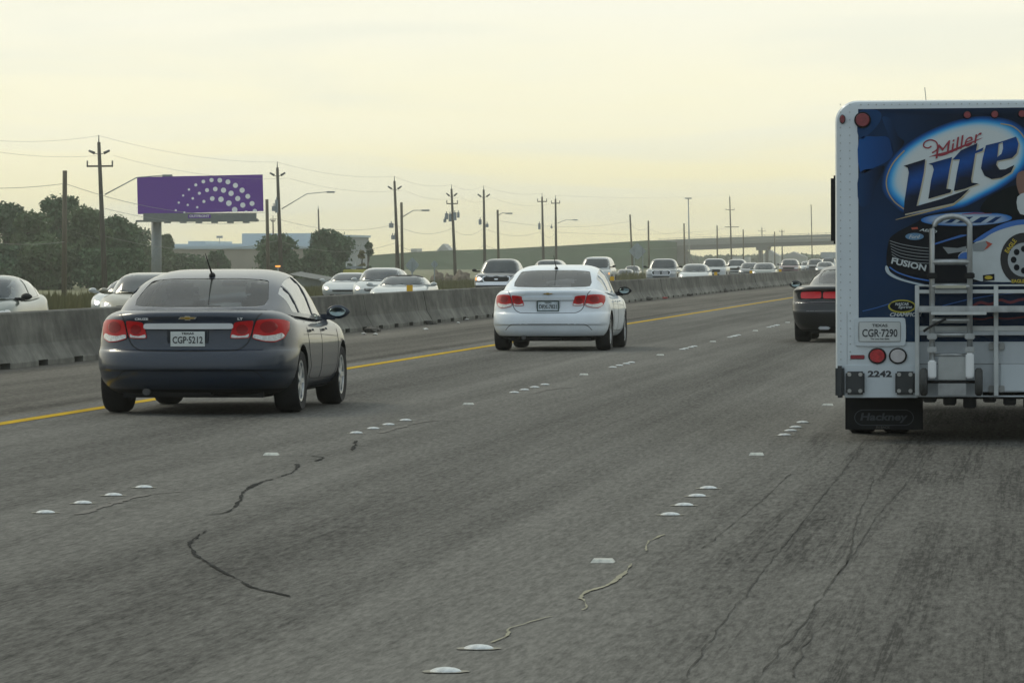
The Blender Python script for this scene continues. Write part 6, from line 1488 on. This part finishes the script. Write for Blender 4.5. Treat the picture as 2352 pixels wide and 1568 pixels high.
oslab('deck', [(1497, 560), (1600, 555.6), (1750, 550.2), (1918, 545.5), (2500, 540)], [(1515, 567), (1600, 563), (1750, 558), (1918, 553.5), (2500, 548.5)], -8.8, 9, bcn)
oslab('girder', [(1535, 565.5), (1600, 563.1), (1750, 558.1), (1918, 553.6), (2500, 548.6)], [(1535, 575), (1600, 574), (1650, 572), (1750, 567), (1918, 562), (2500, 557)], -8.3, 8.5, bdk)
for xa, xb, nm in ((1739, 1768, 'pier_cap'), (2060, 2090, 'pier_cap')):
    oslab(nm, [(xa, 566), (xb, 566)], [(xa+2, 575), (xb-2, 575)], -8, 8, bdk)
    for fx in (0.18, 0.68):
        a = xa+(xb-xa)*fx; oslab('pier_column', [(a, 575), (a+7, 575)], [(a, 606), (a+7, 606)], -6+fx*6, -4+fx*6, bdk)
oslab('abutment', [(1515, 567), (1570, 566)], [(1515, 606), (1590, 606)], -7, 7, bdk)
for k in range(22):
    px = 1520+k*20; a = opx(px, 552.8-(px-1497)*0.0357); MB().box(a[0]-0.05, a[0]+0.05, -9.0, -8.9, a[1]-0.2, a[1]+0.55).build('rail_post', steel, op)
oslab('hand_rail', [(1520, 548.5), (1600, 545), (1918, 534.6)], [(1520, 549.2), (1600, 545.7), (1918, 535.3)], -9.0, -8.95, steel)
# distant houses and roofs
def house(px, ptop, pb, wpx_, Y, label, m, name='house', gable=True):
    p = at(px, pb, Y); ppm = FP/Y; w = wpx_/ppm; z0_ = -1.2; zt = at(px, ptop, Y).z; ze = z0_+(zt-z0_)*(0.62 if gable else 1.0)
    t = thing(name, label, 'building', (p.x, Y, z0_)); MB().box(-w/2, w/2, 0, 12, 0, ze-z0_).build('wall', m, t)
    if gable:
        r = MB(); h = zt-z0_; e = ze-z0_; r.v = [(-w/2-0.3, -0.4, e), (w/2+0.3, -0.4, e), (0, -0.4, h), (-w/2-0.3, 12.4, e), (w/2+0.3, 12.4, e), (0, 12.4, h)]; r.f = [(0, 1, 2), (3, 5, 4), (0, 2, 5, 3), (1, 4, 5, 2), (0, 3, 4, 1)]
        r.build('roof', mat('distant_roof', (0.30, 0.32, 0.33), 0.7), t)
    MB().box(-w*0.12, w*0.12, -0.08, 0, 0, min(2.2, (ze-z0_)*0.6)).build('door', bdk, t)
hw = mat('distant_wall', (0.36, 0.38, 0.37), 0.8)
house(1018, 560, 590, 38, 1520, 'pale pitched roof peeking over the embankment right of the poles', hw); house(951, 571, 590, 15, 1520, 'small pale block on the embankment horizon', hw, gable=False)
house(1768, 574, 606, 44, 1600, 'pale gabled building under the overpass left of the pier', hw); house(1822, 578, 606, 60, 1650, 'pale building seen under the overpass right of the pier', hw); 
house(1700, 590, 606, 40, 1650, 'low pale building far under the overpass', hw, gable=False)
# far tree line
def treeline(name, x0, x1, Y, hpx, n, label, m):
    a, b = at(x0, 600, Y).x, at(x1, 600, Y).x; V = np.zeros((n, 3)); V[:, 0] = rng.uniform(a, b, n)
    hh = np.array([0.45+0.55*(0.5+0.5*noise.noise(Vector((x*0.02, Y, 0))))+0.25*noise.noise(Vector((x*0.09, 3, 0))) for x in V[:, 0]])*(hpx/(FP/Y))+2
    V[:, 2] = -1.2+rng.random(n)**0.6*hh; V[:, 1] = Y+rng.uniform(-8, 8, n)
    u = rng.normal(size=(n, 3)); u /= np.linalg.norm(u, axis=1)[:, None]; v = np.cross(u, rng.normal(size=(n, 3))); v /= np.linalg.norm(v, axis=1)[:, None]; s = 1.3*(0.5+rng.random((n, 1)))
    Q = np.stack([V-u*s, V+v*s*0.7, V+u*s, V-v*s*0.7], 1).reshape(-1, 3); Fc = [(4*i, 4*i+1, 4*i+2, 4*i+3) for i in range(n)]
    o = mesh_obj(name, Q.tolist(), Fc, m); o['kind'] = 'stuff'; tag(o, label, 'tree line')
treeline('distant_trees', -300, 1100, 1500, 16, 9000, 'far hazy tree line along the horizon at the left', leafm3)
treeline('distant_trees', 1560, 2500, 1750, 14, 9000, 'far hazy tree line seen under the overpass', leafm3)
# verge grass tufts in front of the dark trees
n = 26000; Yg = rng.uniform(150, 420, n); Xg = -34.9-rng.random(n)**1.3*30
bl = []; fc = []
for i in range(n):
    x, y = Xg[i], Yg[i]; h = random.uniform(0.15, 0.55)*(1.0+0.8*max(0, noise.noise(Vector((x*0.15, y*0.04, 2)))))*1.2; w = random.uniform(0.03, 0.10); dx = random.uniform(-.15, .15); z = gz(x, y)-0.02
    bl += [(x-w, y, z), (x+w, y, z), (x+dx, y+random.uniform(-.1, .1), z+h)]; fc.append((3*i, 3*i+1, 3*i+2))
o = mesh_obj('verge_tall_grass', bl, fc, mat('dry_grass', (0.11, 0.115, 0.045), 0.95, vary=0.3, scale=0.2, col2=(0.21, 0.19, 0.09))); o['kind'] = 'stuff'; tag(o, 'tall dry grass on the far verge', 'grass')

# ================================================================== HAZE
hb = MB().box(-1900, 1900, -500, 3200, -2.6, 34).build('haze', None)
hb.data.materials.clear(); hm = bpy.data.materials.new('haze_air'); hm.use_nodes = True; t = hm.node_tree; t.nodes.clear()
o_ = t.nodes.new('ShaderNodeOutputMaterial'); pv = t.nodes.new('ShaderNodeVolumePrincipled'); pv.inputs['Color'].default_value = (0.97, 0.975, 0.90, 1); pv.inputs['Density'].default_value = HAZE; pv.inputs['Anisotropy'].default_value = 0.45
t.links.new(pv.outputs[0], o_.inputs['Volume']); hb.data.materials.append(hm); hb['kind'] = 'stuff'; tag(hb, 'thin morning haze over the highway', 'haze')
